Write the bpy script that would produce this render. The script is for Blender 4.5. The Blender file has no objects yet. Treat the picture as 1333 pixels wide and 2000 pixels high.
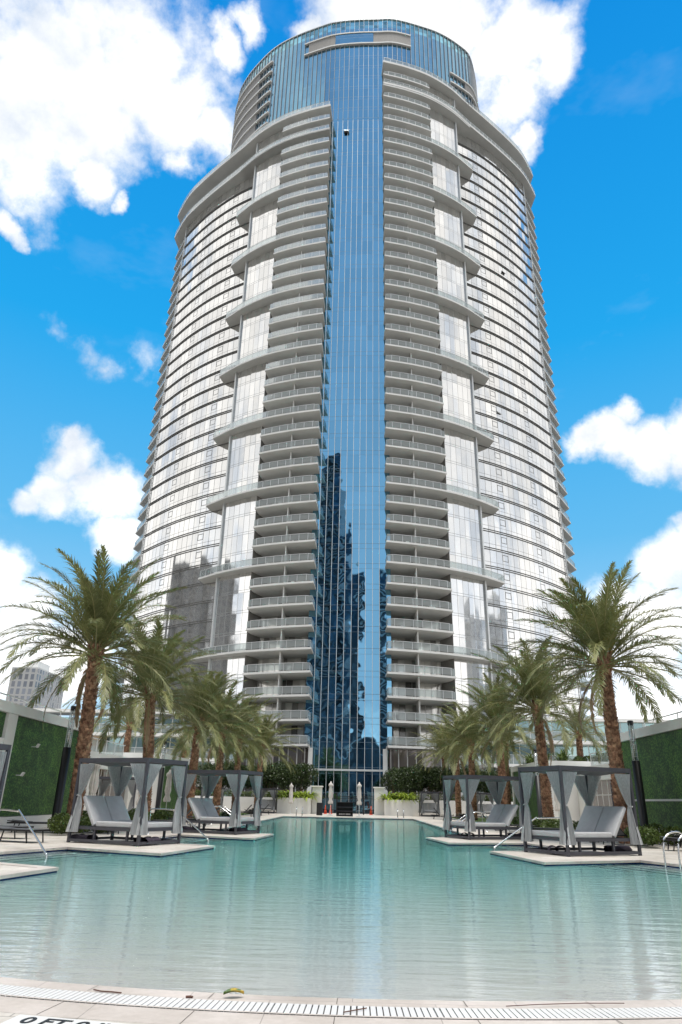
import bpy, bmesh, math, random
import numpy as np
from mathutils import Vector, Matrix
from math import sin, cos, pi, radians as rad, hypot, atan2, floor
S = bpy.context.scene
COL = S.collection

# ------------------------------------------------------------------ helpers
class MB:
    """collects faces (several materials) and builds ONE mesh object"""
    def __init__(s): s.v = []; s.f = []; s.m = []; s.uv = {}; s.att = []; s.a = 0.0
    def add(s, vs, fs, mi=0, uvs=None):
        b = len(s.v); s.v += [tuple(p) for p in vs]; s.att += [s.a]*len(vs)
        for i, f in enumerate(fs):
            if uvs is not None: s.uv[len(s.f)] = uvs[i]
            s.f.append(tuple(b+j for j in f)); s.m.append(mi)
        return s
    def box(s, c, d, mi=0, rz=0, rx=0, ry=0):
        M = Matrix.Rotation(rz, 3, 'Z') @ Matrix.Rotation(ry, 3, 'Y') @ Matrix.Rotation(rx, 3, 'X')
        vs = [Vector(c)+M@Vector((x*d[0]/2, y*d[1]/2, z*d[2]/2)) for x in (-1, 1) for y in (-1, 1) for z in (-1, 1)]
        return s.add(vs, [(0,1,3,2),(4,6,7,5),(0,4,5,1),(2,3,7,6),(0,2,6,4),(1,5,7,3)], mi)
    def b2(s, x0, x1, y0, y1, z0, z1, mi=0):
        return s.box(((x0+x1)/2, (y0+y1)/2, (z0+z1)/2), (x1-x0, y1-y0, z1-z0), mi)
    def prism(s, poly, z0, z1, mi=0, side=None):
        n = len(poly)
        area = sum(poly[i][0]*poly[(i+1)%n][1]-poly[(i+1)%n][0]*poly[i][1] for i in range(n))
        if area < 0: poly = poly[::-1]
        vs = [(x, y, z0) for x, y in poly]+[(x, y, z1) for x, y in poly]
        s.add(vs, [tuple(range(n))[::-1], tuple(range(n, 2*n))], mi)
        s.add(vs, [(i, (i+1)%n, n+(i+1)%n, n+i) for i in range(n)], mi if side is None else side)
        return s
    def wall(s, pts, z0, z1, mi=0, flip=False, u0=0):
        u = u0
        for (a, b) in zip(pts[:-1], pts[1:]):
            L = hypot(b[0]-a[0], b[1]-a[1])
            f = (0,1,2,3) if not flip else (3,2,1,0)
            uv = [(u, z0), (u+L, z0), (u+L, z1), (u, z1)]
            s.add([(a[0],a[1],z0),(b[0],b[1],z0),(b[0],b[1],z1),(a[0],a[1],z1)], [f], mi, [[uv[j] for j in f]])
            u += L
        return s
    def tube(s, pts, r, mi=0, n=6, cap=True):
        pts = [Vector(p) for p in pts]; R = r if isinstance(r, (list, tuple)) else [r]*len(pts)
        rings = []
        up = Vector((0,0,1))
        for i, p in enumerate(pts):
            t = (pts[min(i+1, len(pts)-1)]-pts[max(i-1, 0)]).normalized()
            a = t.cross(up if abs(t.z) < .95 else Vector((1,0,0))).normalized(); b = t.cross(a)
            rings.append([p+(a*cos(2*pi*k/n)+b*sin(2*pi*k/n))*R[i] for k in range(n)])
        vs = [q for g in rings for q in g]; fs = []
        for i in range(len(pts)-1):
            for k in range(n):
                fs.append((i*n+k, i*n+(k+1)%n, (i+1)*n+(k+1)%n, (i+1)*n+k))
        if cap: fs += [tuple(range(n)), tuple(range((len(pts)-1)*n, len(pts)*n))[::-1]]
        return s.add(vs, fs, mi)
    def lathe(s, c, prof, n=16, mi=0, fold=0, amp=0.0, sx=1):
        vs = []; fs = []
        for j, (r, z) in enumerate(prof):
            for k in range(n):
                a = 2*pi*k/n; rr = r*(1+amp*cos(fold*a))
                vs.append((c[0]+rr*cos(a)*sx, c[1]+rr*sin(a), c[2]+z))
        for j in range(len(prof)-1):
            for k in range(n): fs.append((j*n+k, j*n+(k+1)%n, (j+1)*n+(k+1)%n, (j+1)*n+k))
        fs += [tuple(range(n))[::-1], tuple(range((len(prof)-1)*n, len(prof)*n))]
        return s.add(vs, fs, mi)
    def grid(s, fn, nu, nv, mi=0):
        vs = [fn(i/nu, j/nv) for j in range(nv+1) for i in range(nu+1)]
        fs = [(j*(nu+1)+i, j*(nu+1)+i+1, (j+1)*(nu+1)+i+1, (j+1)*(nu+1)+i) for j in range(nv) for i in range(nu)]
        return s.add(vs, fs, mi)
    def build(s, name, mats, parent=None, loc=(0,0,0), rz=0, smooth=False, bevel=0):
        me = bpy.data.meshes.new(name); me.from_pydata(s.v, [], s.f)
        mats = mats if isinstance(mats, (list, tuple)) else [mats]
        for m in mats: me.materials.append(m)
        me.polygons.foreach_set('material_index', s.m)
        if s.uv:
            L = me.uv_layers.new(name='UVMap'); data = L.data
            for p in me.polygons:
                uv = s.uv.get(p.index)
                if uv:
                    for li, q in zip(p.loop_indices, uv): data[li].uv = q
        if any(s.att):
            A = me.attributes.new('tone', 'FLOAT', 'POINT'); A.data.foreach_set('value', s.att)
        if bevel:
            bm = bmesh.new(); bm.from_mesh(me)
            bmesh.ops.bevel(bm, geom=bm.edges[:], offset=bevel, segments=3, affect='EDGES', profile=.6)
            bm.to_mesh(me); bm.free(); smooth = True
        if smooth: me.polygons.foreach_set('use_smooth', [True]*len(me.polygons))
        o = bpy.data.objects.new(name, me); COL.objects.link(o)
        o.location = loc; o.rotation_euler = (0,0,rz)
        if parent: o.parent = parent
        return o

def tag(o, label=None, cat=None, group=None, kind=None):
    for k, v in (('label', label), ('category', cat), ('group', group), ('kind', kind)):
        if v: o[k] = v
    return o
def empty(name, loc, rz, label, cat, group=None):
    o = bpy.data.objects.new(name, None); COL.objects.link(o); o.location = loc; o.rotation_euler = (0,0,rz)
    o.empty_display_size = .2
    return tag(o, label, cat, group)
def kids(o): return [c for c in COL.objects if c.parent == o]
def copy_tree(o, parent=None, ch=None):
    c = o.copy(); COL.objects.link(c); c.parent = parent
    for k in kids(o): copy_tree(k, c)
    return c
def place(proto, loc, rz, label, group=None):
    """proto = [object, used]; first call moves the object itself, later calls copy it with its parts"""
    o = proto[0] if not proto[1] else copy_tree(proto[0]); proto[1] = True
    o.location = loc; o.rotation_euler = (0,0,rz); o['label'] = label
    if group: o['group'] = group
    return o
def spline(P, n=8):
    out = []
    Q = [P[0]]+list(P)+[P[-1]]
    for i in range(1, len(Q)-2):
        p0, p1, p2, p3 = Q[i-1:i+3]
        for k in range(n):
            t = k/n
            out.append(tuple(.5*((2*p1[j])+(-p0[j]+p2[j])*t+(2*p0[j]-5*p1[j]+4*p2[j]-p3[j])*t*t+(-p0[j]+3*p1[j]-3*p2[j]+p3[j])*t**3) for j in range(len(p1))))
    out.append(tuple(P[-1])); return out
def resample(P, step):
    L = [0]
    for a, b in zip(P[:-1], P[1:]): L.append(L[-1]+math.dist(a, b))
    n = max(1, round(L[-1]/step)); out = []; j = 0
    for i in range(n+1):
        d = L[-1]*i/n
        while j < len(L)-2 and L[j+1] < d: j += 1
        t = (d-L[j])/max(1e-9, L[j+1]-L[j]); out.append(tuple(P[j][k]+(P[j+1][k]-P[j][k])*t for k in range(len(P[0]))))
    return out

# ------------------------------------------------------------------ materials
class NT:
    def __init__(s, name):
        s.mat = bpy.data.materials.new(name); s.mat.use_nodes = True; s.t = s.mat.node_tree
        s.t.nodes.clear(); s.out = s.t.nodes.new('ShaderNodeOutputMaterial')
    def n(s, typ, **kw):
        x = s.t.nodes.new(typ)
        for k, v in kw.items():
            if k.startswith('_'): setattr(x, k[1:], v)
            else: s.set(x, k, v)
        return x
    def set(s, x, k, v):
        i = x.inputs[int(k[1:])] if k[0] == 'i' and k[1:].isdigit() else x.inputs[k.replace('_', ' ')]
        if isinstance(v, bpy.types.NodeSocket): s.t.links.new(v, i)
        else:
            if isinstance(v, tuple) and len(v) == 3 and i.type == 'RGBA': v = v+(1,)
            i.default_value = v
    def m(s, op, a, b=0.0, c=0.0, clamp=False):
        x = s.n('ShaderNodeMath', _operation=op, i0=a, i1=b, i2=c); x.use_clamp = clamp; return x.outputs[0]
    def mix(s, f, a, b, blend='MIX'):
        x = s.t.nodes.new('ShaderNodeMix'); x.data_type = 'RGBA'; x.blend_type = blend
        s.set(x, 'i0', f); s.set(x, 'i6', a); s.set(x, 'i7', b); return x.outputs[2]
    def ramp(s, f, a, b, x0=0.0, x1=1.0):
        r = s.n('ShaderNodeMapRange', i0=f, i1=x0, i2=x1, i3=0.0, i4=1.0); return s.mix(r.outputs[0], a, b)
    def rng(s, f, a, b, c, d):
        return s.n('ShaderNodeMapRange', i0=f, i1=a, i2=b, i3=c, i4=d).outputs[0]
    def noise(s, co, scale, detail=4, rough=.55):
        x = s.n('ShaderNodeTexNoise', Scale=scale, Detail=detail, Roughness=rough)
        if co is not None: s.set(x, 'Vector', co)
        return x
    def geo(s): return s.n('ShaderNodeNewGeometry')
    def obj(s): return s.n('ShaderNodeTexCoord').outputs['Object']
    def scl(s, co, v): return s.n('ShaderNodeMapping', Vector=co, Scale=v).outputs[0]
    def bump(s, h, strength=.3, dist=.02): return s.n('ShaderNodeBump', Strength=strength, Distance=dist, Height=h).outputs[0]
    def pbr(s, col, rough=.6, metal=0.0, normal=None, **kw):
        x = s.n('ShaderNodeBsdfPrincipled', Base_Color=col, Roughness=rough, Metallic=metal, **kw)
        if normal is not None: s.set(x, 'Normal', normal)
        return x.outputs[0]
    def fin(s, sh, vol=None):
        s.t.links.new(sh, s.out.inputs[0])
        if vol is not None: s.t.links.new(vol, s.out.inputs[1])
        return s.mat

def plain(name, col, rough=.6, metal=0.0, var=.12, scale=3.0, bump=0.0, bscale=30):
    n = NT(name); P = n.geo().outputs['Position']
    ns = n.noise(P, scale, 5)
    c = n.mix(1.0, col, n.ramp(ns.outputs[0], (1-var,)*3, (1+var,)*3, .3, .7), 'MULTIPLY')
    nm = None
    if bump: nm = n.bump(n.noise(P, bscale, 3).outputs[0], bump, .01)
    return n.fin(n.pbr(c, rough, metal, nm))

def facade(name, tint, pw, fh, v0=0.0, frame=(.18,.18,.17), mull=.07, rough=.06, tilt=.012, wob=.02, hl=((0,.05),(.30,.04)), var=.08, win=True, metal=.9, altf=0.0, v_w=None):
    """reflective curtain wall: panes from UV metres, each pane tilted a hair so that reflections break up"""
    n = NT(name); uv = n.n('ShaderNodeUVMap').outputs[0]; sp = n.n('ShaderNodeSeparateXYZ', Vector=uv)
    u = n.m('DIVIDE', sp.outputs[0], pw); v = n.m('DIVIDE', n.m('SUBTRACT', sp.outputs[1], v0), fh)
    cu, cv = n.m('FLOOR', u), n.m('FLOOR', v); fu, fv = n.m('FRACT', u), n.m('FRACT', v)
    cell = n.n('ShaderNodeCombineXYZ', X=cu, Y=cv).outputs[0]
    wn = n.n('ShaderNodeTexWhiteNoise', Vector=cell)
    mask = n.m('LESS_THAN', fu, mull/pw)
    for (h, w) in hl:
        d = n.m('ABSOLUTE', n.m('SUBTRACT', fv, h)); mask = n.m('MAXIMUM', mask, n.m('LESS_THAN', d, w/fh))
    if win:
        cm = n.m('MODULO', n.m('ADD', cu, n.m('MULTIPLY', cv, 0.0)), 7.0)
        isw = n.m('COMPARE', n.m('ABSOLUTE', cm), 3.0, .5)
        wl = n.m('MULTIPLY', isw, n.m('MAXIMUM', n.m('LESS_THAN', n.m('ABSOLUTE', n.m('SUBTRACT', fv, .52)), .02), n.m('LESS_THAN', n.m('ABSOLUTE', n.m('SUBTRACT', fv, .84)), .02)))
        wl2 = n.m('MULTIPLY', isw, n.m('MULTIPLY', n.m('GREATER_THAN', n.m('ABSOLUTE', n.m('SUBTRACT', fu, .52)), .40), n.m('MULTIPLY', n.m('GREATER_THAN', fv, .52), n.m('LESS_THAN', fv, .84))))
        mask = n.m('MAXIMUM', mask, n.m('MAXIMUM', wl, wl2))
    nz = n.noise(uv, .35, 2)
    off = n.n('ShaderNodeVectorMath', _operation='SUBTRACT', i0=wn.outputs['Color'], i1=(.5,.5,.5)).outputs[0]
    off = n.n('ShaderNodeVectorMath', _operation='SCALE', i0=off, Scale=tilt).outputs[0]
    o2 = n.n('ShaderNodeVectorMath', _operation='SUBTRACT', i0=nz.outputs['Color'], i1=(.5,.5,.5)).outputs[0]
    o2 = n.n('ShaderNodeVectorMath', _operation='SCALE', i0=o2, Scale=wob).outputs[0]
    nn = n.n('ShaderNodeVectorMath', _operation='ADD', i0=off, i1=o2).outputs[0]
    nn = n.n('ShaderNodeVectorMath', _operation='ADD', i0=nn, i1=n.geo().outputs['Normal']).outputs[0]
    nn = n.n('ShaderNodeVectorMath', _operation='NORMALIZE', i0=nn).outputs[0]
    c = n.mix(1.0, tint, n.ramp(wn.outputs['Value'], (1-var,)*3, (1+var,)*3), 'MULTIPLY')
    g = n.pbr(c, rough, metal, nn); f = n.pbr(frame, .5, 0)
    ms = n.n('ShaderNodeMixShader', i0=mask, i1=g, i2=f).outputs[0]
    return n.fin(ms)

def leafmat(name, a, b, dry=None, trans=.25, rough=.5):
    n = NT(name); at = n.n('ShaderNodeAttribute', _attribute_name='tone').outputs['Fac']
    c = n.ramp(n.noise(n.geo().outputs['Position'], 1.7, 3).outputs[0], a, b, .3, .7)
    c = n.mix(1.0, c, n.ramp(at, (.7,.7,.7), (1.35,1.3,1.2), 0.01, .7), 'MULTIPLY')
    if dry: c = n.mix(n.m('GREATER_THAN', at, .9), c, dry)
    p = n.pbr(c, rough); t = n.n('ShaderNodeBsdfTranslucent', Color=c).outputs[0]
    return n.fin(n.n('ShaderNodeMixShader', i0=trans, i1=p, i2=t).outputs[0])

M = {}
WAVE = .28
M['white'] = plain('white_paint', (.74,.73,.70), .55, var=.05, scale=.8)
M['stucco'] = plain('white_stucco', (.70,.69,.66), .8, var=.07, scale=.7, bump=.25)
M['slab'] = plain('balcony_concrete', (.62,.61,.585), .7, var=.06, scale=.4)
M['metal_white'] = plain('light_metal', (.62,.63,.62), .35, .3, var=.05)
M['louvre'] = plain('bronze_louvre', (.20,.195,.185), .6, .0, var=.05)
M['fin'] = plain('grey_fin', (.36,.37,.38), .45, .2, var=.05)
M['steel'] = plain('brushed_steel', (.72,.72,.72), .18, 1.0, var=.04)
M['dark'] = plain('charcoal_metal', (.068,.068,.082), .45, .2, var=.1)
M['black'] = plain('black_metal', (.012,.012,.013), .45, .1, var=.1)
M['mesh'] = plain('dark_sling', (.085,.088,.095), .8, var=.1, bump=.2, bscale=200)
M['cushion'] = plain('grey_cushion', (.48,.48,.485), .9, var=.06, scale=5, bump=.3, bscale=60)
M['towel'] = plain('dark_cover', (.045,.035,.05), .95, var=.25, scale=9, bump=.6, bscale=25)
M['umbrella'] = plain('umbrella_cloth', (.62,.58,.54), .9, var=.1, scale=6)
M['soil'] = plain('soil', (.05,.04,.03), .95)
M['orange'] = plain('orange_plastic', (.85,.10,.02), .5, var=.05)
M['gutter'] = plain('dark_recess', (.09,.08,.07), .9)
M['tilewhite'] = plain('white_tile', (.68,.67,.65), .35, var=.03)
M['navy'] = plain('navy_tile', (.012,.03,.10), .25, var=.3, scale=8)
M['yellow'] = plain('palm_flower', (.50,.30,.04), .7, var=.2)
M['twig'] = plain('twig_bark', (.10,.045,.03), .8)
M['ground'] = plain('city_ground', (.16,.16,.15), .9, scale=.05, var=.3)
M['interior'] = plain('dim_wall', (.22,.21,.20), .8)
M['grey_wall'] = plain('warm_grey_wall', (.25,.235,.215), .7)

def cur():
    n = NT('striped_curtain'); uv = n.n('ShaderNodeTexCoord').outputs['Object']
    c = n.ramp(n.noise(n.scl(uv, (60,60,1)), 1, 2).outputs[0], (.41,.425,.435), (.62,.63,.635), .35, .65)
    p = n.pbr(c, .9); t = n.n('ShaderNodeBsdfTranslucent', Color=c).outputs[0]
    return n.fin(n.n('ShaderNodeMixShader', i0=.3, i1=p, i2=t).outputs[0])
M['curtain'] = cur()

def glassrail():
    n = NT('railing_glass')
    fr = n.n('ShaderNodeFresnel', IOR=1.45).outputs[0]
    a = n.n('ShaderNodeBsdfTransparent', Color=(.72,.80,.79)).outputs[0]
    b = n.n('ShaderNodeBsdfGlossy', Color=(.8,.85,.85), Roughness=.04).outputs[0]
    d = n.n('ShaderNodeBsdfDiffuse', Color=(.40,.425,.42)).outputs[0]
    x = n.n('ShaderNodeMixShader', i0=.48, i1=a, i2=d).outputs[0]
    return n.fin(n.n('ShaderNodeMixShader', i0=n.m('MULTIPLY', fr, .35, clamp=True), i1=x, i2=b).outputs[0])
M['rail'] = glassrail()
def clearglass():
    n = NT('clear_glass')
    a = n.n('ShaderNodeBsdfTransparent', Color=(.85,.88,.88)).outputs[0]
    b = n.n('ShaderNodeBsdfGlossy', Color=(.9,.9,.9), Roughness=.08).outputs[0]
    return n.fin(n.n('ShaderNodeMixShader', i0=.35, i1=a, i2=b).outputs[0])
M['clear'] = clearglass()

def deckmat(name, col, w, h, mortar, ms=.006, rz=0.0, dark=.5):
    n = NT(name); P = n.geo().outputs['Position']
    Q = n.n('ShaderNodeMapping', Vector=P, Rotation=(0,0,rz)).outputs[0]
    b = n.n('ShaderNodeTexBrick', Vector=Q, Color1=col, Color2=tuple(x*.93 for x in col), Mortar=tuple(x*dark for x in col), Scale=1.0, Mortar_Size=ms, Brick_Width=w, Row_Height=h)
    st = n.ramp(n.noise(P, .9, 7, .62).outputs[0], (.80,.785,.76), (1.06,1.06,1.07), .36, .62)
    st2 = n.ramp(n.noise(P, 14, 4, .7).outputs[0], (.93,.93,.92), (1.05,1.05,1.05), .35, .65)
    c = n.mix(1.0, n.mix(1.0, b.outputs[0], st, 'MULTIPLY'), st2, 'MULTIPLY')
    return n.fin(n.pbr(c, n.rng(n.noise(P, 1.3, 4).outputs[0], .3, .7, .45, .75), 0, n.bump(b.outputs[1], -.25, .004)))
M['deck'] = deckmat('deck_pavers', (.60,.555,.495), .9, .3, 0)
M['coping'] = deckmat('coping_stone', (.57,.51,.46), 1.2, 1.2, 0, .003)
M['apron'] = deckmat('wet_apron', (.42,.38,.33), 40, 40, 0, 0)

def hedgewall():
    n = NT('artificial_green_wall'); P = n.obj()
    v = n.n('ShaderNodeTexVoronoi', Vector=P, Scale=14.0)
    big = n.noise(P, 1.6, 6, .7)
    c = n.ramp(v.outputs['Distance'], (.11,.24,.05), (.02,.065,.018), .05, .6)
    c = n.mix(1.0, c, n.ramp(big.outputs[0], (.45,.5,.5), (1.5,1.4,1.1), .35, .65), 'MULTIPLY')
    return n.fin(n.pbr(c, .6, 0, n.bump(v.outputs['Distance'], -1.0, .05)))
M['greenwall'] = hedgewall()

def bark():
    n = NT('palm_bark'); P = n.geo().outputs['Position']
    at = n.n('ShaderNodeAttribute', _attribute_name='tone').outputs['Fac']
    c = n.ramp(n.noise(P, 7, 5, .6).outputs[0], (.12,.058,.036), (.40,.25,.16), .35, .68)
    c = n.mix(1.0, c, n.ramp(at, (.55,.5,.48), (1.7,1.6,1.5), 0, 1), 'MULTIPLY')
    return n.fin(n.pbr(c, .9, 0, n.bump(n.noise(n.scl(P, (40,40,8)), 1, 3).outputs[0], .6, .02)))
M['bark'] = bark()
M['frond'] = leafmat('palm_leaflets', (.112,.136,.050), (.235,.245,.108), (.36,.24,.14), .22, .45)
M['stem'] = plain('palm_rachis', (.26,.24,.10), .5)
M['leaf_dark'] = leafmat('dark_leaves', (.020,.040,.010), (.055,.085,.022), None, .2, .45)
M['leaf_mid'] = leafmat('mid_leaves', (.045,.080,.016), (.110,.155,.035), None, .25, .4)
M['leaf_lime'] = leafmat('lime_leaves', (.16,.26,.03), (.38,.46,.07), None, .3, .4)
M['leaf_purple'] = leafmat('purple_leaves', (.02,.012,.014), (.05,.045,.02), None, .1)
M['grass'] = plain('lawn_grass', (.07,.12,.02), .9, var=.4, scale=8, bump=1, bscale=80)

# tower glass
M['blue'] = facade('blue_core_glass', (.195,.41,.56), 1.03, 3.2, 7.87, frame=(.10,.15,.20), mull=.0, hl=((0,.035),(.26,.025)), tilt=.008, wob=.060, var=.06, win=False, metal=1.0, rough=.02)
M['silver'] = facade('silver_curtain_wall', (.78,.772,.755), 1.30, 3.2, 7.87, frame=(.20,.195,.185), mull=.075, hl=((.02,.035),(.33,.03)), tilt=.035, wob=.05, var=.11)
M['silver_flat'] = facade('silver_panel_glass', (.78,.772,.755), 1.10, 3.2, 7.87, frame=(.30,.30,.29), mull=.06, hl=((.02,.03),(.14,.03)), tilt=.03, wob=.04, var=.10, win=False)
M['drumglass'] = facade('drum_glass', (.18,.36,.49), 1.03, 3.2, 7.87, frame=(.12,.16,.20), mull=.0, hl=((0,.035),(.26,.025)), tilt=.012, wob=.03, var=.05, win=False, metal=1.0)
M['crownglass'] = facade('crown_glass', (.22,.47,.56), 1.03, 1.1, 0, frame=(.15,.22,.26), hl=((0,.04),), tilt=.01, wob=.02, var=.45, win=False, mull=0)
M['backwall'] = facade('balcony_doors', (.62,.60,.56), 1.0, 3.2, 7.87, frame=(.36,.35,.33), mull=.10, hl=((0,.08),), tilt=.02, wob=.02, var=.75, win=False, metal=.45, rough=.12)
M['podglass'] = facade('podium_glass', (.30,.42,.42), 1.5, 3.3, 0, frame=(.5,.5,.48), mull=.12, hl=((0,.25),), tilt=.03, wob=.02, var=.35, win=False, metal=.7)
M['lobby'] = facade('lobby_glass', (.22,.19,.18), 1.2, 2.9, 2.0, frame=(.6,.59,.57), mull=.14, hl=((0,.06),), tilt=.02, var=.2, win=False, metal=.6)
M['far'] = facade('far_tower_windows', (.16,.17,.19), 2.6, 3.1, 0, frame=(.42,.41,.39), mull=1.1, hl=((0,.75),), tilt=.03, var=.35, win=False, metal=.4)
M['grey2'] = facade('grey_tower_windows', (.05,.06,.07), 2.4, 3.1, 0, frame=(.26,.25,.235), mull=1.2, hl=((0,.7),), var=.4, win=False, metal=.2)
M['farw'] = facade('far_white_windows', (.12,.13,.15), 5.0, 3.4, 0, frame=(.72,.73,.74), mull=3.4, hl=((0,1.1),), var=.3, win=False, metal=.3)
M['dkblue'] = facade('dark_tower_windows', (.10,.13,.16), 3.0, 3.2, 0, frame=(.05,.055,.06), mull=.5, hl=((0,.3),), var=.5, win=False, metal=.4)

# ------------------------------------------------------------------ the apartment tower
AX = -1.0
def zf(k): return 7.87+3.2*k
O_ = spline([(5.3,95.3),(10,96.5),(15.1,98.4),(20,101.3),(24.4,105.0),(31,110.4),(36.5,115.3),(39.6,118.7),(43,123.8)], 6)
def Ocut(a, b):
    def at(u):
        for p, q in zip(O_[:-1], O_[1:]):
            if p[0] <= u <= q[0]: t = (u-p[0])/(q[0]-p[0]); return (u, p[1]+(q[1]-p[1])*t)
        return O_[-1]
    return [at(a)]+[p for p in O_ if a+.05 < p[0] < b-.05]+[at(b)]
A_ = spline([(15.2,100.5),(18.0,102.0),(21.0,103.9)], 4)
B_ = spline([(21.6,106.3),(24.8,108.05),(28,110.15),(31.5,112.85),(35.1,116.1),(39.1,120.3)], 5)
DRUM = [(27.8,117),(27.5,112.5),(24.9,105.4),(22,102.2),(17.2,99.9),(12,98.8),(6.9,98.35),(3.2,98.35),(-1.1,98.42),(-5.4,98.8),(-8.5,99.5),(-15.4,101.95),(-20.2,104.5),(-24.1,107.8),(-27.5,111.4),(-30.1,115.7),(-31.3,121),(-29.5,130),(-22,138),(-8,142),(8,140),(20,134),(26.5,124),(27.8,117)]
DRUM = [(x, y+1.5*min(1, max(0, (x-7)/9))+(.45 if x == 22 else 0)) if y < 119 else (x, y+1.5) for x, y in DRUM]
DR = resample(spline(DRUM, 8), 1.03)
def mir(P, s): return [(AX+s*u, y) for u, y in P]

tower = empty('apartment_tower', (AX, 118, -30), 0, 'very tall pale curved apartment tower with a blue glass core and stacked white balconies', 'tower')
def tpart(mb, name, mats, **k):
    o = mb.build(name, mats, tower, **k); o.location = Vector(o.location)-Vector(tower.location); return o

# core + drum glass
core = [p for p in DR if -7.2 < p[0] < 5.2 and p[1] < 105]
core = sorted(core)
core = [(-7.0, 98.9)]+[p for p in core if p[0] > -6.9 and p[0] < 4.9]+[(5.0, 98.4)]
tpart(MB().wall(core, -30, 129.9), 'core_glass', M['blue'])
mm = MB()
for i, p in enumerate(core[1:-1]):
    if -5.95 < p[0] < 4.0: mm.b2(p[0]-.035, p[0]+.035, p[1]-.12, p[1]+.05, -2, 129.8)
mm.b2(-5.9, 3.9, 98.1, 98.3, 5.0, 5.25)
tpart(mm, 'mullions', M['metal_white'])
DL = [p for p in DR]; i0 = min(range(len(DR)), key=lambda i: abs(DR[i][0]-4.6)+(100 if DR[i][1] > 110 else 0)); i1 = min(range(len(DR)), key=lambda i: abs(DR[i][0]-4.6)+(100 if DR[i][1] < 130 else 0))
j0 = min(range(len(DR)), key=lambda i: abs(DR[i][0]+6.2)+(100 if DR[i][1] > 110 else 0))
tpart(MB().wall(DR[i0:j0+1][::-1], 129.9, 158.6), 'core_glass', M['blue'])
dm = MB().wall(DR[j0:][::-1], 142.9, 158.6).wall(DR[:i0+1][::-1], 142.9, 158.6).wall(DR[j0:i1+1][::-1], 129.9, 142.9); tpart(dm, 'drum_glass', M['drumglass'])
tpart(MB().wall(DR[::-1], 158.6, 161.2), 'crown_glass', M['crownglass'])
fm = MB()
for i, p in enumerate(DR[:-1]):
    if p[1] > 130: continue
    q = DR[i+1]; t = Vector((q[0]-p[0], q[1]-p[1])).normalized(); nx, ny = (-t.y, t.x)
    if nx*(p[0]+2)+ny*(p[1]-118) < 0: nx, ny = -nx, -ny
    zb = 130 if p[0] < 4.7 else 143
    fm.box((p[0]+nx*.10, p[1]+ny*.10, (161.2+zb)/2), (.26, .06, 161.2-zb), 0, atan2(ny, nx))
tpart(fm, 'drum_fins', M['fin'])
rimo = [(p[0]*1.008, 118+(p[1]-118)*1.012) for p in DR]
tpart(MB().prism(rimo[:-1], 161.2, 161.45), 'roof_rim', M['metal_white'])
# drum recessed terraces
def arc(x0, x1, front=True):
    pts = [p for p in DR if x0 <= p[0] <= x1 and p[1] < 126]; return sorted(pts)
def off(pts, d):
    out = []
    for i, p in enumerate(pts):
        a, b = pts[max(0, i-1)], pts[min(len(pts)-1, i+1)]; t = Vector((b[0]-a[0], b[1]-a[1])).normalized()
        out.append((p[0]+t.y*d, p[1]-t.x*d))
    return out
def ledge(mb, pts, z, h=.35, o=.45, i=-.6):
    mb.prism(off(pts, o)+off(pts, i)[::-1], z, z+h)
bay = arc(-13, 11); lm = MB(); ledge(lm, bay, 152.9); ledge(lm, bay, 156.5)
tpart(lm, 'terrace_ledge', M['slab'])
tpart(MB().wall(off(arc(-12.6, 10.6), .25), 153.25, 156.5), 'terrace_recess', M['grey_wall'])
wm = MB().wall(off(arc(-6, 3.0), .33), 153.25, 156.5); tpart(wm, 'terrace_window', M['drumglass'])
ll = sorted([p for p in DR if p[0] < -19.5 and p[1] < 124], key=lambda p: p[1]); lf = ll[::-1]
lf2 = lf
for z in (156.2, 152.9, 149.6, 146.3, 142.9, 139.6, 136.3, 133):
    mb = MB(); ledge(mb, lf2 if z < 156 else lf2, z, .4, .6, -.4); tpart(mb, 'terrace_ledge', M['slab']) if z < 156.1 or True else None
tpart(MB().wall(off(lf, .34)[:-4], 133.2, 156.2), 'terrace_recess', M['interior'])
rr_ = sorted([p for p in DR if p[0] > 18.5 and p[1] < 118], key=lambda p: p[1])
for z in (149.1, 146.1):
    mb = MB(); ledge(mb, rr_, z, .4, .5, -.4); tpart(mb, 'terrace_ledge', M['slab'])
tpart(MB().wall(off(rr_, .34)[4:], 146.5, 149.1), 'terrace_recess', M['interior'])

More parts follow.
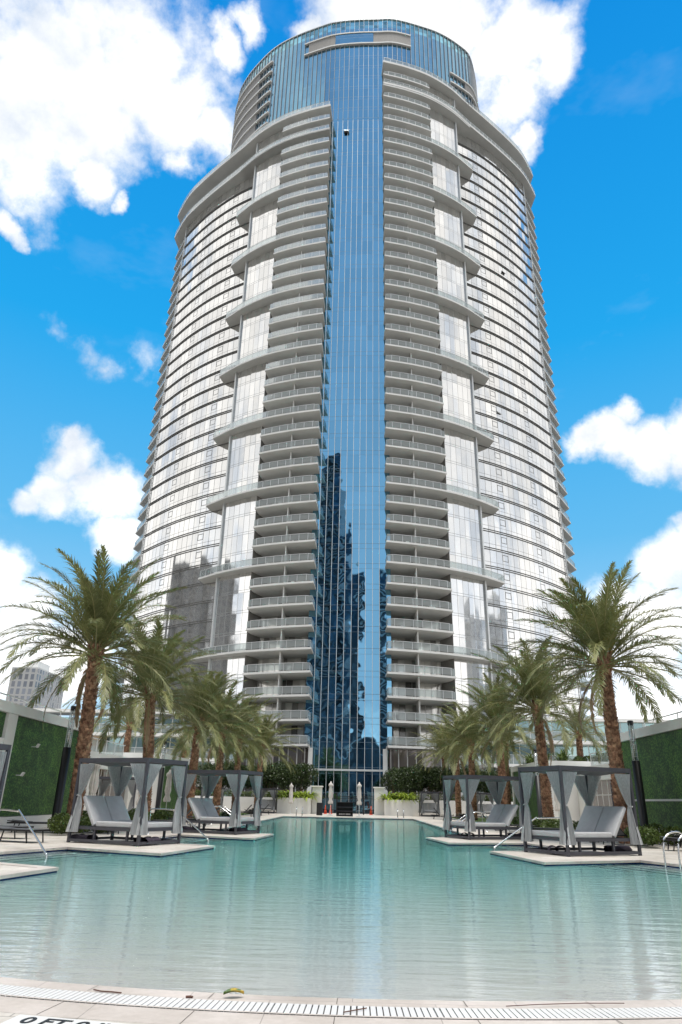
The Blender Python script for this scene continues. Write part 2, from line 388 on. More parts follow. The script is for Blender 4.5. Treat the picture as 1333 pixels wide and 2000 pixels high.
topk = {1: 42.2, -1: 38.1}; seck = {1: 40.15, -1: 36.0}
def rail_mesh(mb, path, z, closed=False):
    mb.wall(path, z+.12, z+1.05, 0)
    pr = resample(path, 1.35)
    for p in pr: mb.box((p[0], p[1], z+.55), (.05,.05,1.1), 1)
    for a, b in zip(pr[:-1], pr[1:]):
        L = math.dist(a, b); mb.box(((a[0]+b[0])/2, (a[1]+b[1])/2, z+1.09), (L+.02, .07, .05), 1, atan2(b[1]-a[1], b[0]-a[0]))
def inset(P, d): # toward +Y
    return [(x, y+d) for x, y in P]
for s in (1, -1):
    side = 'right' if s > 0 else 'left'
    Zt = zf(topk[s])-.02
    A = mir(A_, s); B = mir(B_, s); fl = s < 0
    # panel A, facade B
    tpart(MB().wall(A, -30, Zt, flip=fl), 'glass_panel', M['silver_flat'])
    tpart(MB().wall(B, -30, zf(seck[s]), flip=fl), 'curved_facade', M['silver'])
    rec = mir([(18.5,106.9),(22.5,109.5),(28,113.2),(33.5,118.4),(36.3,122.2)], s)
    tpart(MB().wall(rec, zf(seck[s])+.3, Zt, flip=fl), 'penthouse_glass', M['drumglass'])
    # reveals, fins
    rv = MB().wall(mir([(13.6,103.6),(15.2,100.5)], s), -30, Zt, 0, fl).wall(mir([(21.0,103.9),(21.6,106.4)], s), -30, Zt, 0, fl)
    tpart(rv, 'side_reveal', M['grey_wall'])
    fn = MB()
    for (u, y) in ((21.05,103.75),(39.2,120.15)):
        fn.box((AX+s*u, y, zf(20)), (.28 if u < 30 else .13,.28 if u < 30 else .13,2*(Zt-zf(20))-.3 if u < 30 else 2*(zf(seck[s])-zf(20))-.2), 0, s*rad(35))
    tpart(fn, 'corner_fin', M['metal_white'])
    # rails of the floor joints on facade B
    jr = MB(); Bo = mir([(x+.05, y-.07) for x, y in B_], s)
    for k in range(-8, int(seck[s])):
        for dz in (0.0, .34):
            for a, b in zip(Bo[:-1], Bo[1:]):
                L = math.dist(a, b); jr.box(((a[0]+b[0])/2, (a[1]+b[1])/2, zf(k)+dz), (L, .15, .042), 0, atan2(b[1]-a[1], b[0]-a[0]))
    tpart(jr, 'louvre_rails', M['louvre'])
    # balcony back wall
    bw = mir([(5.15,99.0),(6.4,102.0),(9.6,102.4),(13.0,103.4),(13.9,103.6)], s)
    tpart(MB().wall(bw, zf(0), Zt, flip=fl), 'balcony_back_wall', M['backwall'])
    tpart(MB().wall(mir([(4.9,98.9),(6.2,97.6),(10,98.0),(14.6,99.6),(15.2,100.5)], s), -2, zf(0), 0, fl), 'lobby_glass', M['lobby'])
    for (u, y) in ((5.05,98.3),(15.3,99.4)): tpart(MB().b2(AX+s*u-.3, AX+s*u+.3, y-.3, y+.3, -2, zf(0)), 'lobby_column', M['white'])
    # balconies: two kinds of slab
    back = [(14.7,100.9),(13.5,103.5),(6.4,101.8),(5.15,98.9)]
    short = Ocut(5.3, 15.1)+back
    band = Ocut(5.3, 24.4)+[(23.9,107.7),(21.6,106.5),(21.0,104.0),(18.0,102.1),(15.3,100.6)]+back[1:]
    protos = {}
    for kind, poly, fr, tail in (('s', short, Ocut(5.45, 15.0), [(14.75,100.6)]), ('b', band, Ocut(5.45, 24.3), [(23.9,107.4)])):
        sb = MB().prism(mir(poly, s), 0, .30); root = tpart(sb, 'balcony', M['slab'])
        path = mir([(5.25,98.7)]+inset(fr, .10)+tail, s)
        rb = MB(); rail_mesh(rb, path, .30); r = rb.build('railing', [M['rail'], M['metal_white']], root)
        pb = MB(); pb.b2(AX+s*9.8-.09, AX+s*9.8+.09, 97.6, 102.3, .30, 3.2); p = pb.build('partition', M['white'], root)
        protos[kind] = root
    used = set()
    for k in range(0, 42 if s > 0 else 38):
        kind = 'b' if k % 4 == 0 and k > 0 else 's'
        if k >= seck[s]-.3 and k <= seck[s]+.3 and kind == 'b': pass
        o = protos[kind]
        if kind in used:
            o = o.copy(); COL.objects.link(o)
            for c in kids(protos[kind]):
                c2 = c.copy(); COL.objects.link(c2); c2.parent = o
        used.add(kind); o.location = Vector((0,0,zf(k)))-Vector(tower.location)
    # big roof slabs
    for kk, tail in ((topk[s], 1), (seck[s], 0)):
        poly = Ocut(5.3, 43)+[(42.6,131),(38.5,131),(36,122),(30,116),(24,112),(14,106),(4.9,101)]
        rs = MB().prism(mir(poly, s), zf(kk), zf(kk)+.55); root = tpart(rs, 'roof_slab', M['slab'])
        rb = MB(); rail_mesh(rb, mir(inset(Ocut(5.5, 42.8), .14), s), zf(kk)+.55); r = rb.build('railing', [M['rail'], M['metal_white']], root)
    # side balconies
    sp_ = [(39.15,120.35),(43.2,126.9),(42.5,129.6),(38.8,130.4)]
    sb = MB().prism(mir(sp_, s), 0, .30); root = tpart(sb, 'side_balcony', M['slab'])
    rb = MB(); rail_mesh(rb, mir([(39.5,121.2),(43.0,126.9),(42.4,129.4),(39.4,130.1)], s), .30); rb.build('railing', [M['rail'], M['metal_white']], root)
    for k in range(-3, int(seck[s])-0):
        o = root
        if k > -3:
            o = root.copy(); COL.objects.link(o); c = kids(root)[0].copy(); COL.objects.link(c); c.parent = o
        o.location = Vector((0,0,zf(k)))-Vector(tower.location)
    sw = mir([(39.1,120.3),(38.3,132),(33,146),(20,156),(0,160)], s)
    tpart(MB().wall(sw, -30, zf(seck[s]), flip=fl), 'side_facade', M['silver'])
    tpart(MB().prism(mir([(18,107),(22.5,109.5),(28,113.2),(33.5,118.4),(36.3,122.2),(38.5,132),(33,146),(20,156),(0,160),(0,120)], s), Zt-1.0, Zt-.1), 'roof_deck', M['slab'])
    tpart(MB().wall(mir([(36.3,122.2),(37.5,132),(33,145.5),(20,155.5),(0,159.5)], s), zf(seck[s])-.5, Zt, flip=fl), 'penthouse_glass', M['drumglass'])
# opened windows in the facade
def openwin(x, y, z, ang):
    b = MB(); b.box((x, y, z), (1.0,.06,.9), 0, ang, rad(-28)); b.box((x, y+.35, z), (1.0,.08,.9), 1, ang); tpart(b, 'open_window', [M['silver_flat'], M['black']])
openwin(-3.1, 98.2, 126.5, 0); openwin(-34.6, 115.0, zf(33)+1.9, rad(-42)); openwin(-32.2, 112.9, zf(29)+1.8, rad(-42)); openwin(-26.5, 109.2, zf(18)+1.8, rad(-40)); openwin(29.6, 112.0, zf(29)+1.8, rad(42)); openwin(25.6, 109.2, zf(18)+1.9, rad(40))

# ------------------------------------------------------------------ buildings that the tower's glass mirrors, far towers
def block_tower(label, x0, x1, y0, y1, z1, wall, bal=None, balmat=None, face='y1', crown=True):
    t = empty('apartment_tower', ((x0+x1)/2, (y0+y1)/2, -30), 0, label, 'tower')
    def p(mb, nm, mt):
        o = mb.build(nm, mt, t); o.location = Vector(o.location)-Vector(t.location); return o
    ring = [(x0,y0),(x1,y0),(x1,y1),(x0,y1),(x0,y0)]
    p(MB().wall(ring, -30, z1), 'facade', wall)
    p(MB().prism(ring[:-1], z1, z1+.6), 'roof', M['slab'])
    if crown: p(MB().b2(x0+(x1-x0)*.3, x0+(x1-x0)*.6, y0+(y1-y0)*.3, y0+(y1-y0)*.7, z1+.6, z1+5), 'plant_room', M['white'])
    if bal:
        mb = MB()
        for (a, b) in bal:
            for k in range(int((z1+25)/3.2)):
                z = -25+3.2*k
                if face == 'y1': mb.b2(a, b, y1, y1+1.8, z, z+1.1)
                elif face == 'x1': mb.b2(x1, x1+1.8, a, b, z, z+1.1)
                else: mb.b2(x0-1.8, x0, a, b, z, z+1.1)
        p(mb, 'balcony_stack', balmat or M['slab'])
    return t
block_tower('tall dark tower mirrored in the left part of the blue glass', -90, -41, -135, -100, 158, M['dkblue'], [(-86,-68),(-62,-46)], M['interior'])
block_tower('lower dark tower mirrored beside the taller one in the blue glass', -40, -26, -150, -112, 124, M['dkblue'], [(-39,-30)], M['slab'])
block_tower('slim dark tower with white balconies, mirrored in the middle of the blue glass', -23, -4, -170, -140, 112, M['dkblue'], [(-12,-5)], M['white'])
block_tower('long low dark block added out of view to darken the reflection at the foot of the blue glass', -75, 70, -78, -62, 20, M['dkblue'], crown=False)  # unseen block added to darken the core's low reflection in place of trees
block_tower('grey tower mirrored low in the pale facade beyond the left balconies', -205, -168, 42, 122, 84, M['grey2'], [(50,58),(78,84),(104,110)], M['grey_wall'], 'x1')
block_tower('cream tower mirrored low in the pale glass panel right of the balconies', 170, 200, 34, 62, 72, M['farw'], [(40,48)], M['white'], 'x0')
block_tower('grey and white high-rise far off beyond the green walled terrace building', -150, -138.5, 300, 331, 52, M['far'], None, None, 'y1', crown=True)
block_tower('small white building with a pale blue roof line far off behind the palms', 107, 121, 300, 320, 34.6, M['farw'], crown=False)

# ------------------------------------------------------------------ sky, sun, camera
def world():
    w = bpy.data.worlds.new('World'); S.world = w; w.use_nodes = True
    n = NT.__new__(NT); n.t = w.node_tree; n.t.nodes.clear()
    out = n.t.nodes.new('ShaderNodeOutputWorld')
    D = n.n('ShaderNodeVectorMath', _operation='NORMALIZE', i0=n.n('ShaderNodeTexCoord').outputs['Generated']).outputs[0]
    sky = n.n('ShaderNodeTexSky'); sky.sky_type = 'NISHITA'; sky.sun_disc = False
    sky.sun_elevation = SUN_EL; sky.sun_rotation = SUN_ROT; sky.air_density = 1.0; sky.dust_density = .3; sky.ozone_density = 3.0
    z = n.n('ShaderNodeSeparateXYZ', Vector=D).outputs[2]
    base = n.mix(1.0, sky.outputs[0], (.1,.1,.1), 'MULTIPLY')
    cr = n.n('ShaderNodeValToRGB', Fac=z); el = cr.color_ramp.elements
    for p_, c_ in ((.12,(.38,.64,.86,1)),(.34,(.115,.46,.80,1)),(.58,(.012,.355,.78,1)),(.86,(.001,.24,.69,1))):
        e = el[0] if p_ == .12 else el[1] if p_ == .88 else el.new(p_)
        e.position = p_; e.color = c_
    base = n.mix(.95, base, cr.outputs[0])
    CL = [(-0.351,0.517,0.780,0.095),(-0.271,0.536,0.799,0.082),(-0.229,0.572,0.787,0.066),(-0.395,0.560,0.728,0.087),(-0.322,0.586,0.743,0.069),(-0.193,0.597,0.779,0.041),(-0.135,0.521,0.843,0.023),(-0.170,0.535,0.828,0.028),(-0.400,0.601,0.692,0.046),(-0.324,0.629,0.707,0.033),(-0.215,0.627,0.749,0.030),(-0.431,0.627,0.649,0.022),(-0.295,0.653,0.698,0.018),(-0.051,0.525,0.849,0.026),(0.006,0.507,0.862,0.081),(0.084,0.514,0.853,0.081),(0.164,0.539,0.826,0.071),(0.212,0.559,0.802,0.047),(0.184,0.590,0.786,0.049),(0.197,0.615,0.764,0.027),(-0.382,0.735,0.561,0.027),(-0.351,0.758,0.550,0.026),(-0.302,0.777,0.553,0.032),(-0.330,0.772,0.543,0.023),(-0.381,0.821,0.424,0.047),(-0.405,0.830,0.382,0.041),(-0.357,0.848,0.391,0.049),(-0.323,0.864,0.387,0.050),(-0.437,0.822,0.367,0.026),(-0.322,0.887,0.331,0.045),(-0.381,0.812,0.443,0.028),(-0.459,0.846,0.271,0.047),(-0.429,0.875,0.225,0.064),(-0.458,0.870,0.183,0.093),(-0.389,0.906,0.164,0.090),(0.344,0.818,0.461,0.041),(0.382,0.808,0.448,0.047),(0.314,0.834,0.453,0.032),(0.423,0.789,0.445,0.053),(0.355,0.797,0.488,0.025),(0.410,0.861,0.302,0.057),(0.427,0.839,0.337,0.028),(0.397,0.888,0.233,0.083),(0.330,0.927,0.180,0.078),(0.368,0.919,0.139,0.094)]
    wv = n.noise(D, 7.0, 6, .6).outputs['Color']
    wv = n.n('ShaderNodeVectorMath', _operation='SCALE', i0=n.n('ShaderNodeVectorMath', _operation='SUBTRACT', i0=wv, i1=(.5,.5,.5)).outputs[0], Scale=.11).outputs[0]
    DW = n.n('ShaderNodeVectorMath', _operation='ADD', i0=D, i1=wv).outputs[0]
    acc = None
    for i, (a, b, c, r) in enumerate(CL):
        d = n.n('ShaderNodeVectorMath', _operation='DISTANCE', i0=DW, i1=(a, b, c)).outputs['Value']
        f = n.m('SUBTRACT', 1.0, n.m('DIVIDE', d, r*(1.5 if 20 <= i <= 23 else 1.55 if i < 6 else 1.30)), clamp=True)
        if 20 <= i <= 23: f = n.m('MULTIPLY', f, .50)
        acc = f if acc is None else n.m('MAXIMUM', acc, f)
    # clouds of the rest of the sky (behind, overhead, to the sides) and towards the horizon
    y = n.n('ShaderNodeSeparateXYZ', Vector=D).outputs[1]; xx = n.n('ShaderNodeSeparateXYZ', Vector=D).outputs[0]
    big = n.noise(D, 2.2, 4, .5).outputs[0]
    behind = n.m('MAXIMUM', n.rng(y, .42, .12, 0, 1), n.rng(n.m('ABSOLUTE', xx), .58, .8, 0, 1))
    hz = n.rng(z, .16, .02, 0, .75)
    ax_ = n.m('ABSOLUTE', xx)
    behind = n.m('MULTIPLY', behind, n.rng(ax_, .30, .52, 0, 1))
    acc = n.m('MAXIMUM', acc, n.m('MULTIPLY', behind, n.rng(big, .30, .52, .72, 1.0)))
    acc = n.m('MAXIMUM', acc, hz)
    fb = n.noise(D, 13.0, 9, .60).outputs[0]
    dens = n.m('ADD', n.m('MULTIPLY', acc, 1.5), n.m('MULTIPLY', n.m('SUBTRACT', fb, .5), 2.0))
    al = n.n('ShaderNodeMapRange', i0=dens, i1=.18, i2=1.08, i3=0.0, i4=1.0); al.interpolation_type = 'SMOOTHSTEP'
    al = n.m('MULTIPLY', al.outputs[0], n.rng(acc, .04, .15, 0, 1))
    cc = n.ramp(n.noise(D, 6.0, 8, .60).outputs[0], (.64,.71,.81), (1.07,1.06,1.04), .34, .54)
    veil = n.m('MULTIPLY', n.rng(y, .35, -.1, 0, 1), n.rng(ax_, .6, .35, 0, 1))
    base = n.mix(n.m('MULTIPLY', veil, .85), base, n.ramp(z, (.80,.88,.98), (.48,.60,.78), .15, .85))
    cc = n.mix(1.0, cc, n.ramp(z, (1.42,1.42,1.42), (1,1,1), .10, .42), 'MULTIPLY')
    wi = n.noise(n.n('ShaderNodeMapping', Vector=D, Scale=(2,2,5)).outputs[0], 2.5, 5, .6).outputs[0]
    base = n.mix(n.rng(wi, .58, .85, 0, .12), base, (.80,.88,.95))
    col = n.mix(al, base, cc)
    bg = n.n('ShaderNodeBackground', Color=col, Strength=1.0)
    n.t.links.new(bg.outputs[0], out.inputs[0])
SUN_EL = rad(77); SUN_AZ = rad(165)   # azimuth from +Y clockwise: the sun is high behind the photographer
SUN_ROT = SUN_AZ
world()
sl = bpy.data.lights.new('sun', 'SUN'); sl.energy = 3.1; sl.angle = rad(20); sl.color = (1, .95, .88)
so = bpy.data.objects.new('sun', sl); COL.objects.link(so)
sd = Vector((sin(SUN_AZ)*cos(SUN_EL), cos(SUN_AZ)*cos(SUN_EL), sin(SUN_EL)))
so.rotation_euler = (-sd).to_track_quat('-Z', 'Y').to_euler(); so.location = (0, -20, 60)
cd = bpy.data.cameras.new('camera'); co = bpy.data.objects.new('camera', cd); COL.objects.link(co); S.camera = co
cd.sensor_fit = 'HORIZONTAL'; cd.sensor_width = 36; cd.lens = 1342.8/1333*36; cd.clip_end = 6000; cd.clip_start = .05
p_, r_, yw = .39829, .02084, .02635
ri = Vector((1,0,0))*cos(r_)+Vector((0,-sin(p_),cos(p_)))*sin(r_); up = -Vector((1,0,0))*sin(r_)+Vector((0,-sin(p_),cos(p_)))*cos(r_); fw = Vector((0,cos(p_),sin(p_)))
Z = Matrix.Rotation(yw, 3, 'Z'); ri, up, fw = Z@ri, Z@up, Z@fw
co.matrix_world = Matrix(((ri.x, up.x, -fw.x, 0), (ri.y, up.y, -fw.y, 0), (ri.z, up.z, -fw.z, 1.27), (0,0,0,1)))
S.view_settings.view_transform = 'Standard'; S.view_settings.look = 'None'; S.view_settings.exposure = 0.20; S.view_settings.gamma = 1.0
S.cycles.use_denoising = True
try: S.cycles.denoiser = 'OPENIMAGEDENOISE'
except Exception: pass
S.cycles.max_bounces = 8; S.cycles.transparent_max_bounces = 24; S.cycles.glossy_bounces = 5; S.cycles.caustics_reflective = False; S.cycles.caustics_refractive = True; S.cycles.sample_clamp_indirect = 25.0
# ------------------------------------------------------------------ ground, deck, pool
def struct(mb, name, mats, **k): return tag(mb.build(name, mats, **k), kind='structure')
struct(MB().add([(-4000,-4000,-30.2),(4000,-4000,-30.2),(4000,4000,-30.2),(-4000,4000,-30.2)], [(0,1,2,3)]), 'ground', M['ground'])
WZ = -0.085
def arcp(R, a0, a1, n=24, c=(0.1, 18.16)):
    return [(c[0]+R*sin(a0+(a1-a0)*i/n), c[1]-R*cos(a0+(a1-a0)*i/n)) for i in range(n+1)]
left_edge = [(-9.6,11.6),(-6.32,10.9),(-5.62,14.6),(-7.29,15.45),(-9.0,16.1),(-7.64,20.2),(-4.72,18.66),(-4.06,22.2),(-5.6,22.95),(-7.3,23.8),(-6.5,28.2),(-3.52,26.7),(-3.23,30.4),(-4.7,31.1),(-6.1,31.9),(-6.1,64.2)]
right_edge = [(9.6,11.6),(9.0,16.1),(7.44,20.15),(4.60,18.66),(3.96,22.5),(5.5,23.2),(7.2,24.0),(6.2,27.6),(3.29,26.7),(2.85,30.4),(4.4,31.2),(5.0,31.6),(5.0,64.2)]
front = arcp(12.09, -rad(46), rad(46))
hole = front+right_edge+left_edge[::-1]        # counter-clockwise
def poly_with_hole(outer, inner, z):
    bm = bmesh.new(); es = []
    for loop in (outer, inner):
        vs = [bm.verts.new((x, y, z)) for x, y in loop]
        es += [bm.edges.new((vs[i], vs[(i+1)%len(vs)])) for i in range(len(vs))]
    bmesh.ops.triangle_fill(bm, use_beauty=True, use_dissolve=False, edges=es)
    fs = []; bm.verts.index_update()
    vs = [tuple(v.co) for v in bm.verts]
    for f in bm.faces:
        ids = [v.index for v in f.verts]
        fs.append(tuple(ids if f.normal.z > 0 else ids[::-1]))
    bm.free(); return vs, fs
def offpoly(P, d):
    n = len(P); out = []
    for i in range(n):
        a, b, c = Vector(P[i-1]), Vector(P[i]), Vector(P[(i+1)%n])
        t1 = (b-a).normalized(); t2 = (c-b).normalized()
        n1 = Vector((t1.y, -t1.x)); n2 = Vector((t2.y, -t2.x)); m = (n1+n2)
        m = m/max(.35, m.length_squared/2) if m.length > .1 else n1
        out.append((b.x+m.x*d, b.y+m.y*d))
    return out
cop = offpoly(hole[24:], .30)                  # skip the beach arc
outer = [(-70,-30),(70,-30),(70,99),(-70,99)]
hole2 = offpoly(hole, .30)
# beach apron (lower than the deck by a hair at the front): deck starts behind it
apr = arcp(12.9, -rad(46), rad(46))
deck_hole = apr+hole2[25:]
vs, fs = poly_with_hole([(-70,-30),(70,-30),(70,84),(-70,84)], deck_hole, 0.0)
front_lim = 5.0
vs = [(x, y, 0.0 if y > 9 else -.075) for x, y, z in vs]
struct(MB().add(vs, fs), 'pool_deck', M['deck'])
# coping: raised 4 mm, with real edge down to the water
cb = MB(); h = hole[24:]; ho = hole2[24:]; nH = len(h)
for i in range(nH-1):
    a, b, c, d = h[i], h[i+1], ho[i+1], ho[i]
    cb.add([(a[0],a[1],.006),(b[0],b[1],.006),(c[0],c[1],.006),(d[0],d[1],.006)], [(0,1,2,3)])
    cb.add([(a[0],a[1],-.05),(b[0],b[1],-.05),(b[0],b[1],.006),(a[0],a[1],.006)], [(0,1,2,3)])
struct(cb, 'pool_coping', M['coping'])
n = NT('pool_plaster'); P = n.geo().outputs['Position']; zc = n.n('ShaderNodeSeparateXYZ', Vector=P).outputs[2]
c = n.ramp(n.noise(P, 22, 5, .7).outputs[0], (.76,.77,.74), (.86,.87,.84), .35, .65)
M['plaster'] = n.fin(n.pbr(c, .7))
nb = MB(); hi = offpoly(hole, .02)
for i in range(25, len(hole)):
    a, b = hi[i-1], hi[i]; nb.add([(a[0],a[1],-.22),(b[0],b[1],-.22),(b[0],b[1],-.05),(a[0],a[1],-.05)], [(0,1,2,3)]); nb.add([(a[0],a[1],-1.9),(b[0],b[1],-1.9),(b[0],b[1],-.22),(a[0],a[1],-.22)], [(0,1,2,3)], 1)
struct(nb, 'pool_wall', [M['navy'], M['plaster']])
NB = nb
# stone ring and slotted drain of the beach entry
rb = MB()
def ring(mb, r0, r1, z, mi=0, a=rad(46), n=60):
    A0, A1 = arcp(r0, -a, a, n), arcp(r1, -a, a, n)
    for i in range(n): mb.add([(*A0[i],z),(*A0[i+1],z),(*A1[i+1],z),(*A1[i],z)], [(3,2,1,0)], mi)
ring(rb, 12.06, 12.26, -.078); ring(rb, 12.56, 12.9, -.074)
for a in np.arange(-rad(45), rad(45), rad(4.4)):
    c_, s_ = cos(a), sin(a)
    for r0, r1 in ((12.08,12.25),(12.57,12.89)):
        p = [(0.1+r*sin(a+e), 18.16-r*cos(a+e), -.0725) for r, e in ((r0,-.0002),(r0,.0002),(r1,.0002),(r1,-.0002))]
        rb.add(p, [(3,2,1,0)], 1)
struct(rb, 'beach_kerb', [M['coping'], M['soil']])
gb = MB(); ring(gb, 12.26, 12.56, -.092)
gp = gb.build('drain_channel', M['gutter']); tag(gp, kind='structure')
dt = tag(empty('drain_grate', (0.1, 5.75, -.08), 0, 'long curved white slotted grate along the front of the pool', 'drain grate'))
sl_ = MB(); nsl = 420; a_ = rad(44)
for i in range(nsl):
    a = -a_+2*a_*i/nsl; w = 2*a_/nsl*.5*(.80 if i%13 else .70)
    p = [(0.1+r*sin(a+e), 18.16-r*cos(a+e)) for r, e in ((12.29,-w),(12.29,w),(12.53,w),(12.53,-w))]
    sl_.prism(p, -.092, -.070)
o = sl_.build('slats', M['tilewhite'], dt); o.location = -Vector(dt.location)
fr_ = MB(); ring(fr_, 12.265, 12.29, -.0695); ring(fr_, 12.53, 12.555, -.0695)
o = fr_.build('grate_frame', M['coping'], dt); o.location = -Vector(dt.location)

# pool floor: beach slope then deep
def pf(u, v):
    x = -10+20*u; y = 5.9+58.6*v; R = hypot(x-.1, y-18.16)
    d = max(0, 12.0-R) if y < 18.16 else 12.0-abs(x-.1)*.0
    d = max(0, y-(18.16-math.sqrt(max(1, 146.2-(x-.1)**2))))
    z = WZ+.004-min(1.35, d*.045+max(0, d-6)*.025)
    return (x, y, z)
struct(MB().grid(pf, 40, 90), 'pool_floor', M['plaster'], smooth=True)
# water: flat real sheet over an absorbing volume
wv_, wf_ = poly_with_hole, None
bm = bmesh.new(); lp = [bm.verts.new((x, y, WZ)) for x, y in offpoly(hole, .01)]
es = [bm.edges.new((lp[i], lp[(i+1)%len(lp)])) for i in range(len(lp))]
bmesh.ops.triangle_fill(bm, use_beauty=True, edges=es)
top = bm.faces[:]
for f in top:
    f.normal_update()
    if f.normal.z < 0: f.normal_flip()
r = bmesh.ops.extrude_face_region(bm, geom=top)
for v in r['geom']:
    if isinstance(v, bmesh.types.BMVert): v.co.z = WZ-2.2
bmesh.ops.recalc_face_normals(bm, faces=bm.faces[:])
me = bpy.data.meshes.new('pool_water'); bm.to_mesh(me); bm.free()
wo = bpy.data.objects.new('pool_water', me); COL.objects.link(wo); tag(wo, kind='structure')
n = NT('pool_water'); P = n.geo().outputs['Position']
h1 = n.noise(n.scl(P, (1.1,4.2,1)), 1.0, 3, .5).outputs[0]; h2 = n.noise(n.scl(P, (3.0,12,1)), 1.0, 3, .55).outputs[0]
hh = n.m('ADD', n.m('MULTIPLY', h1, 1.0), n.m('MULTIPLY', h2, .30))
nm = n.bump(hh, WAVE, .05)
fr = n.n('ShaderNodeFresnel', IOR=1.33, Normal=nm).outputs[0]
gl = n.n('ShaderNodeBsdfGlossy', Color=(1,1,1), Roughness=.015, Normal=nm).outputs[0]
tr = n.n('ShaderNodeBsdfRefraction', Color=(.98,.99,.985), IOR=1.33, Roughness=0.0, Normal=nm).outputs[0]
vol = n.n('ShaderNodeVolumeAbsorption', Color=(.06,.90,.90), Density=.80).outputs[0]
me.materials.append(n.fin(n.n('ShaderNodeMixShader', i0=fr, i1=tr, i2=gl).outputs[0], vol))
# underwater steps with navy edge tiles
def steps(a, b, d, nm):
    mb = MB(); A, B = Vector(a), Vector(b)
    for i in range(4):
        o1 = Vector(d)*(.36*i); o2 = Vector(d)*(.36*(i+1)); z = WZ-.10-.16*i
        q = [A+o1, B+o1, B+o2, A+o2]; P4 = [(p.x, p.y) for p in q]
        mb.prism(P4, z-.9, z, 0)
        e = [A+o2-Vector(d)*.05, B+o2-Vector(d)*.05, B+o2+Vector(d)*.004, A+o2+Vector(d)*.004]
        mb.prism([(p.x, p.y) for p in e], z-.05, z+.004, 1)
    struct(mb, nm, [M['plaster'], M['navy']])
steps((-8.95,16.2),(-7.7,19.9),(.94,-.33),'pool_steps'); steps((-7.2,23.9),(-6.5,28.0),(.98,-.17),'pool_steps')
steps((8.95,16.2),(7.5,19.9),(-.94,-.33),'pool_steps'); steps((7.1,24.1),(6.25,27.4),(-.97,-.2),'pool_steps')

# depth marker tile with lettering
sg = MB().box((0,0,0), (.86,.22,.012)).build('depth_marker', M['tilewhite'], loc=(-1.775,5.215,-.067), rz=rad(-10)); tag(sg, 'white tile in the paving that reads 0 FT 0 IN in black letters', 'depth marker')
tc = bpy.data.curves.new('lettering', 'FONT'); tc.body = '0 FT 0 IN'; tc.size = .175; tc.align_x = 'CENTER'; tc.align_y = 'CENTER'; tc.extrude = .001; tc.offset = .004
to = bpy.data.objects.new('lettering', tc); COL.objects.link(to); to.parent = sg; to.location = (0,0,.008); tc.materials.append(M['black'])
bpy.context.view_layer.update(); lm_ = bpy.data.meshes.new_from_object(to.evaluated_get(bpy.context.evaluated_depsgraph_get())); bpy.data.objects.remove(to)
to = bpy.data.objects.new('lettering', lm_); COL.objects.link(to); to.parent = sg; to.location = (0,0,.008)
# leaf and twigs on the grate
def lf(u, v):
    w = .035*sin(pi*min(1,max(0,u*.92+.04)))**.8; return (u*.15-.07, (v-.5)*2*w, .012+.03*abs(v-.5)*1.2+.025*sin(pi*u)*.6)
n = NT('fallen_leaf'); n.fin(n.pbr(n.ramp(n.noise(n.obj(), 14, 3).outputs[0], (.05,.12,.02), (.65,.42,.03), .42, .56), .5)); leafM = n.mat
tag(MB().grid(lf, 12, 6).build('fallen_leaf', leafM, loc=(-.88,6.02,-.068), rz=rad(15), smooth=True), 'curled green and yellow leaf lying on the stone edge of the pool', 'leaf')
def twig(pts, r, lab): tag(MB().tube([(x, y, -.060) for x, y in pts], r, 0, 5).build('twig', M['twig']), lab, 'twig', 'twigs fallen on the pool grate')
twig([(-1.93,6.07),(-1.86,6.03),(-1.78,6.02),(-1.70,6.0)], .005, 'reddish brown pod lying on the grate, left of the curled leaf')
twig([(-1.21,5.94),(-1.18,5.95),(-1.16,5.94)], .008, 'tiny dark crumb of bark on the grate next to the curled leaf')
twig([(-.06,5.66),(.02,5.72),(.10,5.78)], .004, 'thin brown twig lying across the middle of the grate')
twig([(1.1,5.93),(1.35,6.0),(1.7,6.07),(2.0,6.10)], .003, 'long thin brown stalk lying along the grate near its far right end')

